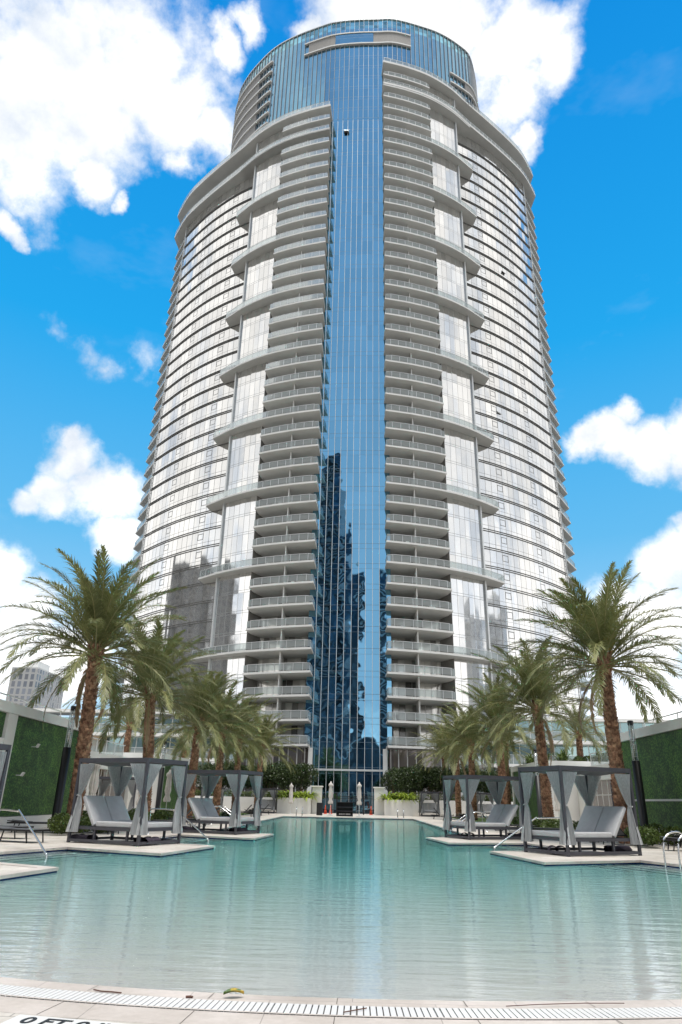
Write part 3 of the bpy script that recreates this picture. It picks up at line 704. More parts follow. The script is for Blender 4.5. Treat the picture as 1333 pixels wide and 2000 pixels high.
# ------------------------------------------------------------------ cabanas
def cabana():
    L, W, H = 2.62, 1.78, 2.32
    root = empty('cabana', (0,0,0), 0, 'x', 'cabana', 'curtained grey cabanas around the pool')
    f = MB()
    for x in (-L/2, L/2):
        for y in (-W/2, W/2): f.box((x, y, H/2), (.075,.075,H))
    for y in (-W/2, W/2):
        f.box((0, y, H-.06), (L-.086,.07,.12)); f.box((0, y, .07), (L-.086,.06,.07))
    for x in (-L/2, L/2):
        f.box((x, 0, H-.06), (.07,W-.086,.12)); f.box((x, 0, .07), (.06,W-.086,.07))
    for x in (-.45,.45): f.box((x, 0, H-.05), (.05,W-.1,.05))
    f.build('frame', M['dark'], root)
    def sag(u, v):
        return ((u-.5)*(L-.1), (v-.5)*(W-.1), H-.10-.10*sin(pi*((u*3)%1.0 if u < 1 else 0))*sin(pi*v))
    MB().grid(sag, 36, 10).build('roof_canopy', M['mesh'], root, smooth=True)
    bed = empty('daybed', (0,0,0), 0, 'x', 'x'); del bed['label'], bed['category']; bed.parent = root
    b = MB()
    for y in (-W/2+.07, W/2-.07): b.box((0, y, .40), (L-.1,.055,.08))
    for x in (-L/2+.07, -.25, L/2-.07): b.box((x, 0, .40), (.055,W-.2,.08))
    for x in (-.42, L/2-.5):
        for y in (-W/2+.09, W/2-.09): b.box((x, y, .20), (.06,.06,.34))
    b.tube([(-.75,-.5,.37),(-.8,-.5,.27),(-1.15,-.5,.27),(-1.2,-.5,.36)], .012); b.tube([(-.75,.5,.37),(-.8,.5,.27),(-1.15,.5,.27),(-1.2,.5,.36)], .012)
    b.build('bed_frame', M['dark'], bed)
    q = MB().box((0,0,0), (1.66,W-.16,.15)).build('mattress', M['cushion'], bed, loc=(.40,0,.515), bevel=.035)
    for y in (-.405, .405):
        c = MB().box((0,0,0), (.96,.785,.11)).build('back_cushion', M['cushion'], bed, loc=(-.80,y,.86), bevel=.03)
        c.rotation_euler = (0, rad(55), 0)
    bb = MB()
    for y in (-.405,.405): bb.box((-.86,y,.83), (.95,.70,.03), 0, 0, 0, rad(55))
    bb.build('back_board', M['dark'], bed)
    rnd = random.Random(5)
    for sx in (-1, 1):
        for sy in (-1, 1):
            for ax in (0, 1):
                ph = rnd.random()*6; out_ = .22 if sx < 0 and ax == 0 else .05
                def cf(u, v, ax=ax, sx=sx, sy=sy, ph=ph, out_=out_):
                    z = 2.16-1.88*v; tie = .47
                    w = .47*(1-v/tie)**.8+.08 if v < tie else .08+(.34)*((v-tie)/(1-tie))**.6
                    start = .05 if v < tie else .05-.17*((v-tie)/(1-tie))
                    amp = .045*(.55+.45*abs(v-tie)/tie)
                    d = start+u*w; e = amp*sin(u*2*pi*8+ph)+.012*sin(v*7+ph)+.05*sin(pi*v)
                    px = L/2-(d if ax == 0 else e-.0); py = W/2-(d if ax == 1 else e)
                    if ax == 0: py = W/2+.0-e
                    else: px = L/2-e
                    return (sx*px, sy*py, z)
                cu_ = MB().grid(cf, 56, 24).build('curtain', M['curtain'], root, smooth=True)
                t = cf(.5, .47); MB().tube([(t[0]+.06*cos(a), t[1]+.06*sin(a), t[2]+.015*sin(3*a)) for a in np.linspace(0, 2*pi, 11)], .013, 0, 5).build('tie_band', M['curtain'], cu_)
    return root
cab = [cabana(), False]
G = 'curtained grey cabanas around the pool'
def cplace(corner, ang, lab, flip=False):
    """corner = the foot nearest the water on the camera side"""
    a = rad(ang); L, W = 2.62, 1.78
    ox, oy = (L/2, -W/2) if not flip else (L/2, W/2)
    x = corner[0]-(cos(a)*ox-sin(a)*oy); y = corner[1]-(sin(a)*ox+cos(a)*oy)
    return place(cab, (x, y, .006), a, lab, G)
cplace((-6.0,21.05), -25, 'large curtained cabana with a grey daybed, nearest complete one on the left side')
cplace((5.80,20.85), 206, 'large curtained cabana with a grey daybed, nearest on the right side', True)
cplace((-4.55,28.95), -22, 'curtained cabana on the second stone platform on the left side')
cplace((4.40,29.1), 203, 'curtained cabana on the second stone platform on the right side', True)
cplace((-8.5,14.9), -16, 'cabana cut off by the left edge of the photo, grey post and curtain showing')
def cfar(x, y, lab, ang=-90): place(cab, (x, y, .006), rad(ang), lab, G)
cfar(-9.0, 76.6, 'small distant cabana before the planter wall, left of the white umbrellas')
cfar(7.7, 77.4, 'small distant cabana before the planter wall, right of the far pool ladder')
cfar(-14.6, 76, 'distant cabana half hidden behind palm trunks, at the far left of the planter wall')
cfar(13.6, 77, 'distant cabana half hidden behind palm trunks, at the far right of the planter wall')
cfar(-14.0, 43.5, 'cabana against the white building, seen through the large left cabana', 0)
cfar(14.2, 36.5, 'cabana against the white building, seen behind the large right cabana', 180)

# rolled dark covers under the daybeds
def cover():
    b = MB()
    for i, y in enumerate((-.11,.12)):
        b.grid(lambda u, v, y=y: ((v-.5)*.62+.02*sin(9*u*pi), y+(.13+.02*sin(v*13+y*40))*cos(2*pi*u), .10+(.09+.015*sin(v*9))*sin(2*pi*u)), 14, 14)
    o = b.build('rolled_cover', M['towel'], smooth=True); return tag(o, 'x', 'cover', 'dark rolled covers stored under the daybeds')
cov = [cover(), False]
for x, y, a, l in ((-5.95,21.7,70,'dark rolled cover under the pool end of the large left cabana'),(-8.0,22.35,-20,'dark rolled cover under the backrest end of the large left cabana'),(5.75,21.75,80,'dark rolled cover under the pool end of the large right cabana'),(7.75,22.65,20,'dark rolled cover under the backrest end of the large right cabana'),(-4.6,29.9,60,'dark rolled cover under the pool end of the second left cabana'),(4.45,29.9,75,'dark rolled cover under the pool end of the second right cabana'),(-6.6,30.2,0,'dark rolled cover under the backrest end of the second left cabana'),(6.5,30.6,0,'dark rolled cover under the backrest end of the second right cabana')):
    place(cov, (x, y, .02), rad(a), l)

# ------------------------------------------------------------------ loungers
def lounger(back):
    root = empty('sun_lounger', (0,0,0), 0, 'x', 'sun lounger', 'dark sling loungers on the deck')
    f = MB()
    for y in (-.33,.33): f.box((0, y, .32), (1.95,.04,.05))
    for x in (-.95,.95): f.box((x, 0, .32), (.04,.62,.05))
    f.build('frame', M['black'], root)
    for x in (-.7,.72):
        for y in (-.33,.33): MB().tube([(x, y, .30),(x+(.07 if x > 0 else -.07), y, 0)], .02).build('leg', M['black'], root)
    MB().grid(lambda u, v: (-.25+1.18*u, (v-.5)*.62, .345-.02*sin(pi*v)), 8, 4).build('sling_seat', M['mesh'], root)
    MB().grid(lambda u, v: (-.25-.72*u*cos(back), (v-.5)*.62, .35+.72*u*sin(back)-.015*sin(pi*v)), 6, 4).build('sling_back', M['mesh'], root)
    for y in (-.32,.32): MB().tube([(-.25,y,.34),(-.25-.73*cos(back),y,.34+.73*sin(back))], .018).build('back_frame', M['black'], root)
    return root
lu = [lounger(rad(48)), False]; lfl = [lounger(rad(4)), False]
GL = 'dark sling loungers on the deck'
for P_, x, y, a, l in (
    (lfl,-11.2,23.6,-5,'flat dark lounger at the left edge, nearest the metal handrail'),
    (lfl,-11.6,27.4,10,'flat dark lounger in front of the green wall beside the low shrubs'),
    (lfl,-9.9,21.9,-18,'lying flat, dark lounger just behind the cut-off left cabana'),
    (lu,-9.5,27.6,165,'dark lounger with raised back beside the base of the nearest left palm'),
    (lu,-7.9,33.0,185,'dark lounger with raised back just behind the second left cabana'),
    (lu,-8.0,36.4,185,'dark lounger with raised back, farther row behind the second left cabana'),
    (lu,-8.1,41.0,185,'dark reclined lounger by the double handrail on the left deck'),
    (lu,-8.6,57.0,182,'small far dark lounger on the left deck before the lawn'),
    (lu,-8.6,63.0,182,'small far dark lounger near the left planter wall'),
    (lu,-8.6,68.5,182,'farthest dark lounger on the left, beside the distant cabana'),
    (lu,8.1,33.5,-5,'dark lounger with raised back just behind the second right cabana'),
    (lu,8.0,37.5,-5,'dark lounger with raised back, farther row behind the second right cabana'),
    (lu,7.9,43.0,-5,'dark reclined lounger by the double handrail on the right deck'),
    (lu,7.6,58.0,-2,'small far dark lounger on the right deck before the lawn'),
    (lu,7.6,65.0,-2,'small far dark lounger near the right planter wall'),
    (lu,9.9,27.8,15,'dark lounger with raised back beside the base of the nearest right palm'),
    (lfl,11.0,24.8,-8,'flat dark lounger at the right edge before the green wall'),
    (lfl,12.3,26.9,-8,'flat dark lounger farthest right, close under the green wall')):
    place(P_, (x, y, .005), rad(a), l, GL)

# ------------------------------------------------------------------ handrails, ladders
def railobj(name, paths, label, cat, r=.024, group='steel handrails of the pool'):
    if len(paths) == 1:
        return tag(MB().tube(spline(paths[0], 5), r, 0, 10).build(name, M['steel'], smooth=True), label, cat, group)
    root = empty(name, paths[0][0], 0, label, cat, group)
    for p in paths:
        o = MB().tube(spline(p, 5), r, 0, 10).build('rail', M['steel'], root, smooth=True); o.location = -Vector(root.location)
    return root
def hr(a, b, h=.86):  # a = deck end, b = water end
    A, B = Vector((*a, 0)), Vector((*b, 0)); d = (B-A)
    return [(*A.xy, 0), (*A.xy, h*.8), (*(A+d*.03).xy, h), (*(A+d*.40).xy, h), (*(A+d*.46).xy, h*.97), (*(A+d*.93).xy, .10), (*(A+d*1.0).xy, -.08), (*(A+d*1.0).xy, -.6)]
railobj('handrail', [hr((-10.1,21.0),(-7.15,17.7))], 'steel handrail into the pool steps, nearest on the left', 'handrail')
railobj('handrail', [hr((-7.7,28.2),(-4.95,25.7))], 'steel handrail into the pool steps between the two left cabanas', 'handrail')
railobj('handrail', [hr((7.4,26.3),(4.5,24.6))], 'steel handrail into the pool steps between the two right cabanas', 'handrail')
railobj('handrail', [[(x-1.9,y+.6,0),(x-1.9,y+.6,.75),(x-1.7,y+.5,.86),(x-1.2,y+.3,.84),(x-.1,y,.12),(x,y,-.1),(x,y,-.5)] for x, y in ((-5.75,38.5),(-5.75,39.6))], 'pair of steel handrails behind the second left cabana', 'handrail')
railobj('handrail', [[(x+1.9,y+.6,0),(x+1.9,y+.6,.75),(x+1.7,y+.5,.86),(x+1.2,y+.3,.84),(x+.1,y,.12),(x,y,-.1),(x,y,-.5)] for x, y in ((4.75,37.5),(4.75,38.7))], 'pair of steel handrails behind the second right cabana', 'handrail')
def ladder(x, y, dx, dy, lab, w=.5):
    n_ = Vector((dx, dy, 0)).normalized(); s_ = Vector((-n_.y, n_.x, 0)); root = empty('pool_ladder', (x, y, 0), 0, lab, 'ladder', 'pool ladders')
    for q in (-w/2, w/2):
        b0 = s_*q; pts = [b0-n_*.55, b0-n_*.55+Vector((0,0,.55)), b0-n_*.40+Vector((0,0,.72)), b0-n_*.05+Vector((0,0,.66)), b0+n_*.12+Vector((0,0,.35)), b0+n_*.12+Vector((0,0,-.9))]
        MB().tube(spline([tuple(p) for p in pts], 5), .022, 0, 10).build('rail', M['steel'], root, smooth=True)
    for z in (-.13,-.42,-.72):
        c = n_*.12; MB().box((c.x, c.y, z), (.10, w, .03), 0, atan2(n_.y, n_.x)).build('tread', M['tilewhite'], root)
ladder(7.75,18.6,-.95,-.3,'steel pool ladder at the right edge of the photo')
ladder(-4.75,64.3,0,-1,'small far pool ladder left, at the far end of the pool')
ladder(3.95,64.3,0,-1,'small far pool ladder right, at the far end of the pool')

# ------------------------------------------------------------------ umbrellas
def umbrella():
    root = empty('closed_umbrella', (0,0,0), 0, 'x', 'umbrella', 'closed white umbrellas')
    MB().tube([(0,0,0),(0,0,2.75)], .025).build('pole', M['metal_white'], root)
    MB().lathe((0,0,0), [(.26,0),(.26,.05),(.06,.07),(.04,.3)], 14).build('base', M['metal_white'], root)
    MB().lathe((0,0,0), [(.17,.95),(.20,1.1),(.11,1.35),(.17,1.6),(.14,2.1),(.12,2.4),(.18,2.50),(.16,2.62),(.07,2.72),(.02,2.86)], 36, 0, 9, .22).build('folded_canopy', M['umbrella'], root, smooth=True)
    MB().tube([(.11*cos(a), .11*sin(a), 1.36) for a in np.linspace(0, 2*pi, 9)], .015).build('strap', M['umbrella'], root)
    return root
umb = [umbrella(), False]
for x, y, sc, l in ((-6.35,74,1,'closed white umbrella in front of the left planter block'),(-2.25,69.5,1.04,'closed white umbrella left of the black towel cabinet'),(.42,68,1.02,'closed white umbrella right of the black towel cabinet'),
    (-11.9,33.5,1.02,'closed umbrella with loose drooping cloth behind the large left cabana'),(-12.0,41.5,.9,'slim closed white umbrella seen through the large left cabana'),(-12.4,49,1.05,'closed umbrella behind the pool side curtain of the large left cabana'),
    (11.8,33.4,1.05,'closed umbrella seen under the large right cabana roof'),(12.6,46.5,1.0,'closed umbrella beside the distant green wall on the right')):
    o = place(umb, (x, y, .005), random.Random(x).random()*6, l, 'closed white umbrellas'); o.scale = (sc, sc, sc)

# ------------------------------------------------------------------ far end: planters, gate, cabinet
def block(name, x0, x1, y0, y1, z, lab, cap=False):
    mb = MB().b2(x0, x1, y0, y1, 0, z); o = mb.build(name, M['stucco']); o.data.materials.append(M['white']); return tag(o, lab, 'planter')
def planter(x0, x1, y0, y1, h, lab):
    root = empty('planter', ((x0+x1)/2, y0, 0), 0, lab, 'planter')
    w = MB(); t = .25
    w.b2(x0, x1, y0, y0+t, 0, h); w.b2(x0, x1, y1-t, y1, 0, h); w.b2(x0, x0+t, y0+t, y1-t, 0, h); w.b2(x1-t, x1, y0+t, y1-t, 0, h)
    a = w.build('planter_wall', M['stucco'], root); a.location = -Vector(root.location)
    b = MB().b2(x0+t, x1-t, y0+t, y1-t, 0, h-.12).build('soil', M['soil'], root); b.location = -Vector(root.location)
planter(-7.95,-4.5,76.5,80,1.5,'white raised planter block full of bright green strap leaves, left of the gate')
planter(3.05,6.0,76.5,80,1.5,'white raised planter block full of bright green strap leaves, right of the gate')
planter(-18,-8.0,79.6,84,1.5,'long low white planter wall under the tall hedge on the left')
planter(6.05,19,79.6,84,1.55,'long low white planter wall under the tall hedge on the right')
for x, l in ((-3.95,'white square gate pillar on the left of the black iron gate'),(2.55,'white square gate pillar on the right of the black iron gate')):
    r = empty('gate_pillar', (x, 78.2, 0), 0, l, 'pillar', 'gate pillars')
    MB().b2(-.5,.5,-.45,.45,0,2.6).build('shaft', M['stucco'], r); MB().b2(-.6,.6,-.55,.55,2.6,2.72).build('cap', M['white'], r)
gt = empty('iron_gate', (-.7, 78.4, 0), 0, 'black wrought iron gate and fence between the white pillars', 'gate')
b = MB()
for i in range(52):
    x = -2.7+5.4*i/51; b.b2(x-.016, x+.016, -.016, .016, .1, 1.95 if i%2 else 1.8)
b.build('bars', M['black'], gt)
b = MB()
for z in (.12,.42,1.55,1.75): b.b2(-2.75,2.75,-.025,.025,z-.02,z+.02)
b.build('cross_rails', M['black'], gt)
for x in (-1.15,1.65): MB().b2(x-.06,x+.06,-.06,.06,0,2.1).build('gate_post', M['black'], gt)
def cone(x, y, l):
    r = empty('traffic_cone', (x, y, 0), 0, l, 'traffic cone', 'orange cones behind the iron gate')
    MB().lathe((0,0,0), [(.15,.03),(.12,.3),(.07,.6),(.03,.85)], 14).build('cone_body', M['orange'], r, smooth=True); MB().b2(-.2,.2,-.2,.2,0,.03).build('cone_base', M['orange'], r)
cone(-3.1,79.6,'orange traffic cone behind the gate, next to the left pillar'); cone(-2.55,79.8,'orange traffic cone behind the gate, second from the left pillar'); cone(1.75,79.4,'orange traffic cone behind the gate, close to the right pillar')
cb_ = empty('towel_cabinet', (-.9, 68.4, 0), 0, 'low black shelf cabinet standing at the far end of the pool', 'cabinet')
b = MB(); b.b2(-.75,-.70,-.3,.3,0,1.15); b.b2(.70,.75,-.3,.3,0,1.15); b.b2(-.75,.75,-.3,.3,1.15,1.2); b.b2(-.7,.7,.27,.3,0,1.15); b.build('carcass', M['black'], cb_)
for z in (.1,.42,.76): MB().b2(-.69,.69,-.28,.26,z,z+.035).build('shelf', M['dark'], cb_)
b = MB()
for i, x in enumerate((-.45,-.3,-.1,.2,.42)): b.box((x,-.1,.19), (.11,.2,.10), 0, i*.4)
b.build('stored_items', M['umbrella'], cb_)
bx = MB().box((0,0,.55), (.55,.5,1.1)).build('speaker_box', M['black'], loc=(-3.3,70.6,.004), bevel=.03); tag(bx, 'upright black box on the far deck in front of the left gate pillar', 'speaker box')

# ------------------------------------------------------------------ plants
RN = random.Random(11)
def leaves(mb, cx, cy, cz, rx, ry, rz, n, size, rnd, shell=.55):
    for i in range(n):
        while True:
            x, y, z = rnd.uniform(-1,1), rnd.uniform(-1,1), rnd.uniform(-1,1); q = x*x+y*y+z*z
            if shell*shell < q < 1: break
        p = Vector((cx+x*rx, cy+y*ry, cz+z*rz)); s_ = size*rnd.uniform(.6,1.3)
        d = Vector((rnd.gauss(0,1), rnd.gauss(0,1), rnd.gauss(.3,.8))).normalized(); e = d.cross(Vector((rnd.gauss(0,1), rnd.gauss(0,1), rnd.gauss(0,1)))).normalized()
        mb.a = rnd.uniform(.02,.85)
        mb.add([p-e*s_*.45, p+d*s_*.8+e*s_*.1, p+e*s_*.45+d*s_*.3, p-d*s_*.35], [(0,1,2,3)] if i%2 else [(3,2,1,0)])
def hedge(x0, x1, y0, y1, z0, z1, lab, clumps, per, size, mat, seed, trunks=0, name='hedge', cat='hedge'):
    rnd = random.Random(seed); root = empty(name, ((x0+x1)/2, (y0+y1)/2, z0), 0, lab, cat)
    mb = MB(); core_ = MB()
    for i in range(clumps):
        t = (i+.5)/clumps; x = x0+(x1-x0)*t+rnd.uniform(-.4,.4)*(x1-x0)/clumps if abs(x1-x0) > abs(y1-y0) else rnd.uniform(x0, x1)
        y = rnd.uniform(y0, y1) if abs(x1-x0) > abs(y1-y0) else y0+(y1-y0)*t
        hh_ = (z1-z0)*rnd.uniform(.38,.55); w = max(.5, (2.2 if trunks else 1.25)*max(abs(x1-x0), abs(y1-y0))/clumps); zc = z0+(z1-z0)*.5+rnd.uniform(-.1,.12)*(z1-z0)
        w = min(w, max(.45, hh_*1.3)) if trunks == 0 else w
        leaves(mb, x, y, zc, w, min(w, 1.1), hh_, per, size, rnd)
    o = mb.build('foliage', mat, root); o.location = -Vector(root.location)
    if trunks:
        tb = MB()
        for i in range(trunks):
            x = x0+(x1-x0)*(i+.5)/trunks
            for q in range(3): tb.tube([(x, (y0+y1)/2, z0-1.7), (x+rnd.uniform(-.3,.3), (y0+y1)/2, z0-.4), (x+rnd.uniform(-1,1), (y0+y1)/2+rnd.uniform(-.4,.4), z0+1.2)], [.09,.07,.04], 0, 6)
        o = tb.build('stems', M['bark'], root); o.location = -Vector(root.location)
hedge(-17,-5.0,81,83,2.3,5.1,'tall dense dark green hedge in front of the tower, left of the blue glass',20,1500,.15,M['leaf_dark'],1,7)
hedge(3.6,17.5,81,83,2.3,5.1,'tall dense dark green hedge in front of the tower, right of the blue glass',22,1500,.15,M['leaf_dark'],2,7)
hedge(-17.5,-8.2,80.3,81,1.35,2.2,'low trimmed hedge in the planter beneath the tall left hedge',14,350,.10,M['leaf_mid'],3)
hedge(6.2,18,80.3,81,1.4,2.25,'low trimmed hedge in the planter beneath the tall right hedge',16,350,.10,M['leaf_mid'],4)
GS = 'shrub beds'
hedge(-11.6,-9.3,25.6,31.5,0,.66,'low leafy shrub bed round the foot of the nearest left palm',9,900,.075,M['leaf_mid'],5,0,'shrub_bed','shrubs')
hedge(-11.6,-9.2,33.5,42,0,.7,'low leafy shrub bed behind the large left cabana daybed',11,800,.085,M['leaf_mid'],6,0,'shrub_bed','shrubs')
hedge(9.2,11.8,25.8,32,0,.66,'low leafy shrub bed round the foot of the nearest right palm',9,900,.075,M['leaf_mid'],7,0,'shrub_bed','shrubs')
hedge(8.9,11.6,34,43,0,.72,'low leafy shrub bed seen left of the large right daybed',11,800,.085,M['leaf_mid'],8,0,'shrub_bed','shrubs')
hedge(12.0,13.4,23.6,27.6,0,.5,'thin shrub row along the foot of the right green wall',7,500,.07,M['leaf_mid'],9,0,'shrub_bed','shrubs')
for x0, x1 in ((-14.5,-9.6),(9.2,14.2)): struct(MB().add([(x0,50,.008),(x1,50,.008),(x1,75,.008),(x0,75,.008)], [(0,1,2,3)]), 'lawn', M['grass'])
def strap(x, y, z, n, L, mat, lab, seed, w=.07, name='leafy_plant', up0=1.2):
    rnd = random.Random(seed); mb = MB()
    for i in range(n):
        a = rnd.uniform(0, 2*pi); l = L*rnd.uniform(.6,1.1); e = rnd.uniform(.5,up0); ox, oy = rnd.gauss(0,.18), rnd.gauss(0,.18); mb.a = rnd.uniform(.05,.85)
        pts = []; px, pz = 0, 0
        for k in range(6):
            t = k/5; pts.append((ox+cos(a)*px, oy+sin(a)*px, pz)); ee = e-t*1.7; px += l/5*cos(ee); pz += l/5*sin(ee)
        ww = [w*.5, w, w*1.1, w*.9, w*.55, .005]; sx_, sy_ = -sin(a), cos(a)
        vs = []
        for p, q in zip(pts, ww): vs += [(p[0]+sx_*q/2, p[1]+sy_*q/2, p[2]), (p[0]-sx_*q/2, p[1]-sy_*q/2, p[2])]
        mb.add(vs, [(2*k, 2*k+1, 2*k+3, 2*k+2) for k in range(5)])
    return tag(mb.build(name, mat, loc=(x, y, z)), lab, 'plant')
kk_ = 0
PL = ['outermost','second outermost','middle','second nearest the pillar','nearest the pillar']
for sx, xs in ((-1, (-7.4,-6.8,-6.1,-5.5,-4.9)), (1, (5.7,5.2,4.6,4.0,3.4))):
    for i, x in enumerate(xs):
        kk_ += 1; strap(x, 77.3+.5*(i%2), 1.35, 60, 1.9, M['leaf_lime'], 'bright lime strap leaved plant in the %s planter block, %s' % ('left' if sx < 0 else 'right', PL[i]), kk_, .15)
for i, (x, y, l) in enumerate(((-9.9,58,'dark broad leaved plant on the left lawn, nearest'),(-10.6,63,'dark purple leaved plant on the left lawn behind the nearer one'),(-9.6,70,'dark leaved plant near the left planter wall'),(9.3,62,'dark purple leaved plant on the right lawn'),(10.1,70,'dark leaved plant near the right planter wall'))):
    strap(x, y, 0, 60, 1.15, M['leaf_purple'] if i != 0 else M['leaf_dark'], l, 40+i, .16)

def palm(name, x, y, hz, lean, crown, lab, seed, nfr=64, r0=.255, flen=4.3, base=0.0, boots=True, grp='date palms', tilt=(0,0)):
    rnd = random.Random(seed); root = empty(name, (x, y, base), 0, lab, 'palm tree', grp)
    # trunk path
    def tp(t): return Vector((lean[0]*t**1.5, lean[1]*t**1.5, hz*t))
    tb = MB(); tb.a = .35
    tb.tube([tp(t/10) for t in range(11)], [r0*.88*(1.12-.22*t/10) for t in range(11)], 0, 12)
    if boots:
        rows = int(hz/.115); per = 9
        for j in range(rows):
            t = j/rows; c = tp(t); r = r0*(1.10-.22*t)*(1+.22*max(0, t-.86)/.14)
            for k in range(per):
                a = 2*pi*(k+.5*(j%2))/per+j*.09+rnd.uniform(-.07,.07); w = 2*pi*r/per*.56; hgt = .15*rnd.uniform(.85,1.2)*(1+1.2*max(0, t-.86)/.14); o = .045*rnd.uniform(.6,1.35)*(1+2.0*max(0, t-.86)/.14)
                er = Vector((cos(a), sin(a), 0)); et = Vector((-sin(a), cos(a), 0)); b0 = c+er*(r*.86); tb.a = rnd.uniform(.1,.95)
                q = [b0-et*w, b0+et*w, b0+et*w*.75+er*(o+.02)+Vector((0,0,hgt)), b0-et*w*.75+er*(o+.02)+Vector((0,0,hgt)), b0+er*o*1.0+Vector((0,0,hgt*.35)), b0-er*.03+Vector((0,0,hgt*1.05))]
                tb.add(q, [(0,1,4),(1,2,4),(2,3,4),(3,0,4),(2,5,3)])
    tb.build('trunk', M['bark'], root)
    top = tp(1.0); fb = MB(); sb = MB()
    for i in range(nfr):
        t = (i+.5)/nfr; az = i*2.39996+rnd.uniform(-.25,.25); dead = t > .95 and rnd.random() < .5
        el = rad(86)-t**1.12*rad(100)+rnd.uniform(-.1,.1); L = flen*rnd.uniform(.86,1.08)*(1-.12*(t < .12)); bend = (1.0+.45*t)*rnd.uniform(.65,1.1)
        if dead: el = rad(-35)+rnd.uniform(-.3,.1); L *= .75
        N = 12; p = top+Vector((cos(az), sin(az), 0))*.16+Vector((0,0,.05-.5*t)); pts = [p.copy()]; T = []
        side = rnd.uniform(-.35,.35)
        for k in range(N):
            q = (k+.5)/N; e = el-bend*q**1.6; aa = az+side*q*q
            tg = Vector((cos(aa)*cos(e), sin(aa)*cos(e), sin(e))); tg += Vector((tilt[0], tilt[1], 0))*q; tg.normalize()
            T.append(tg); p = p+tg*(L/N); pts.append(p.copy())
        T.append(T[-1])
        sb.tube(pts, [.030*(1-.85*k/N)+.004 for k in range(N+1)], 0, 4, False)
        tone = .95 if dead else (.15+.65*rnd.random()) if t < .8 else .3+.5*rnd.random()
        nl = 84 if nfr > 50 else 50
        twist = rnd.uniform(-.5,.5)
        for k in range(nl):
            s_ = .14+.86*(k+.5)/nl; fi = s_*N; i0 = min(N-1, int(fi)); w_ = fi-i0
            P0 = pts[i0].lerp(pts[i0+1], w_); tg = T[i0].lerp(T[i0+1], w_).normalized()
            sd_ = tg.cross(Vector((0,0,1)))
            if sd_.length < .05: sd_ = Vector((-sin(az), cos(az), 0))
            sd_.normalize(); nr = sd_.cross(tg).normalized()
            ll_ = flen*.160*(sin(pi*min(1, .16+s_*.80))**.7)*rnd.uniform(.8,1.15)
            for sg in (-1, 1):
                if rnd.random() < .04: continue
                fa = rad(48-22*s_)+rnd.uniform(-.12,.12); vv = rnd.uniform(.10,.75)*(1 if rnd.random() < .75 else -.4)+twist*sg*.4
                d = (tg*cos(fa)+(sd_*sg*cos(vv)+nr*sin(vv))*sin(fa)).normalized()
                if dead: d = (d+Vector((0,0,-.5))).normalized(); ll_ *= .62
                d2 = (d+Vector((0,0,-.22-.3*rnd.random()))).normalized()
                wd = .027*rnd.uniform(.8,1.2)*(flen/4); wv2 = d.cross(nr).normalized()*wd
                fb.a = min(.97 if dead else .85, max(.01, tone+rnd.uniform(-.14,.14))) if not dead else .96
                A0 = P0; A1 = P0+d*ll_*.55; A2 = A1+d2*ll_*.45
                fb.add([A0-wv2*.5, A0+wv2*.5, A1+wv2*.55, A1-wv2*.55, A2], [(0,1,2,3),(3,2,4)])
    fb.build('crown', M['frond'], root); sb.build('frond_stems', M['stem'], root)
    if crown:
        yb = MB()
        for i in range(26):
            a = rnd.uniform(0, 2*pi); e = rnd.uniform(.5,1.3); q = Vector((cos(a)*cos(e), sin(a)*cos(e), sin(e)))
            p = top+q*.25; yb.tube([p, p+q*.5, p+q*.8+Vector((0,0,-.06)), p+q*1.0+Vector((0,0,-.3))], [.018,.014,.010,.006], 0, 4)
        yb.build('flower_stalks', M['yellow'], root)
    return root
palm('date_palm',-10.55,28.1,6.9,(-.1,-.2),True,'tall date palm nearest on the left, in front of the green wall',101,70)
palm('date_palm',-10.3,36.6,6.4,(-.4,-.2),False,'second date palm of the left row, rising behind the large left cabana',102,66,tilt=(.12,0))
palm('date_palm',-10.3,46.3,5.9,(.15,0),False,'third date palm of the left row, rising behind the second left cabana',103,60,tilt=(.2,0))
palm('date_palm',-10.3,55.5,6.2,(0,0),False,'fourth date palm of the left row with brown hanging fronds',104,56,tilt=(.2,0))
palm('date_palm',-10.3,64.0,6.4,(0,0),False,'fifth date palm of the left row with brown hanging fronds',105,54,tilt=(.15,0))
palm('date_palm',-9.8,74.5,6.3,(.2,0),False,'farthest date palm of the left row, in front of the tall hedge',106,52,tilt=(.15,0))
palm('date_palm',10.3,29.0,7.0,(0,0),True,'tall date palm nearest on the right, beside the black lamp column',111,70)
palm('date_palm',10.3,40.1,6.5,(-.1,0),False,'second date palm of the right row, leaning behind the large right cabana',112,66,tilt=(-.12,0))
palm('date_palm',10.3,51.6,6.4,(-.1,0),False,'third date palm of the right row, behind the second right cabana',113,60,tilt=(-.15,0))
palm('date_palm',10.2,64.2,6.4,(0,0),False,'fourth date palm of the right row with a drooping brown frond',114,56,tilt=(-.15,0))
palm('date_palm',10.2,73.6,6.3,(0,0),False,'fifth date palm of the right row in front of the tall hedge',115,54,tilt=(-.15,0))
palm('date_palm',10.1,83.0,6.4,(0,0),False,'farthest date palm of the right row, beyond the tall hedge',116,48)
palm('date_palm',-19.4,61.0,2.5,(.1,0),False,'small date palm standing behind the white roof on the left',121,44,.24,3.3,4.5,grp='small date palms behind')
palm('date_palm',-20.0,84.0,6.2,(.2,0),False,'small date palm far back between the third and fourth left palms',122,40,.26,3.6,0,grp='small date palms behind')
palm('date_palm',13.6,66.5,6.4,(.1,0),False,'small date palm behind the third right palm, next to the far green wall',123,44,.26,3.6,0,grp='small date palms behind')
palm('date_palm',18.9,61.5,2.6,(.1,0),False,'small bushy date palm standing behind the white roof on the right',124,48,.24,3.3,4.5,grp='small date palms behind')
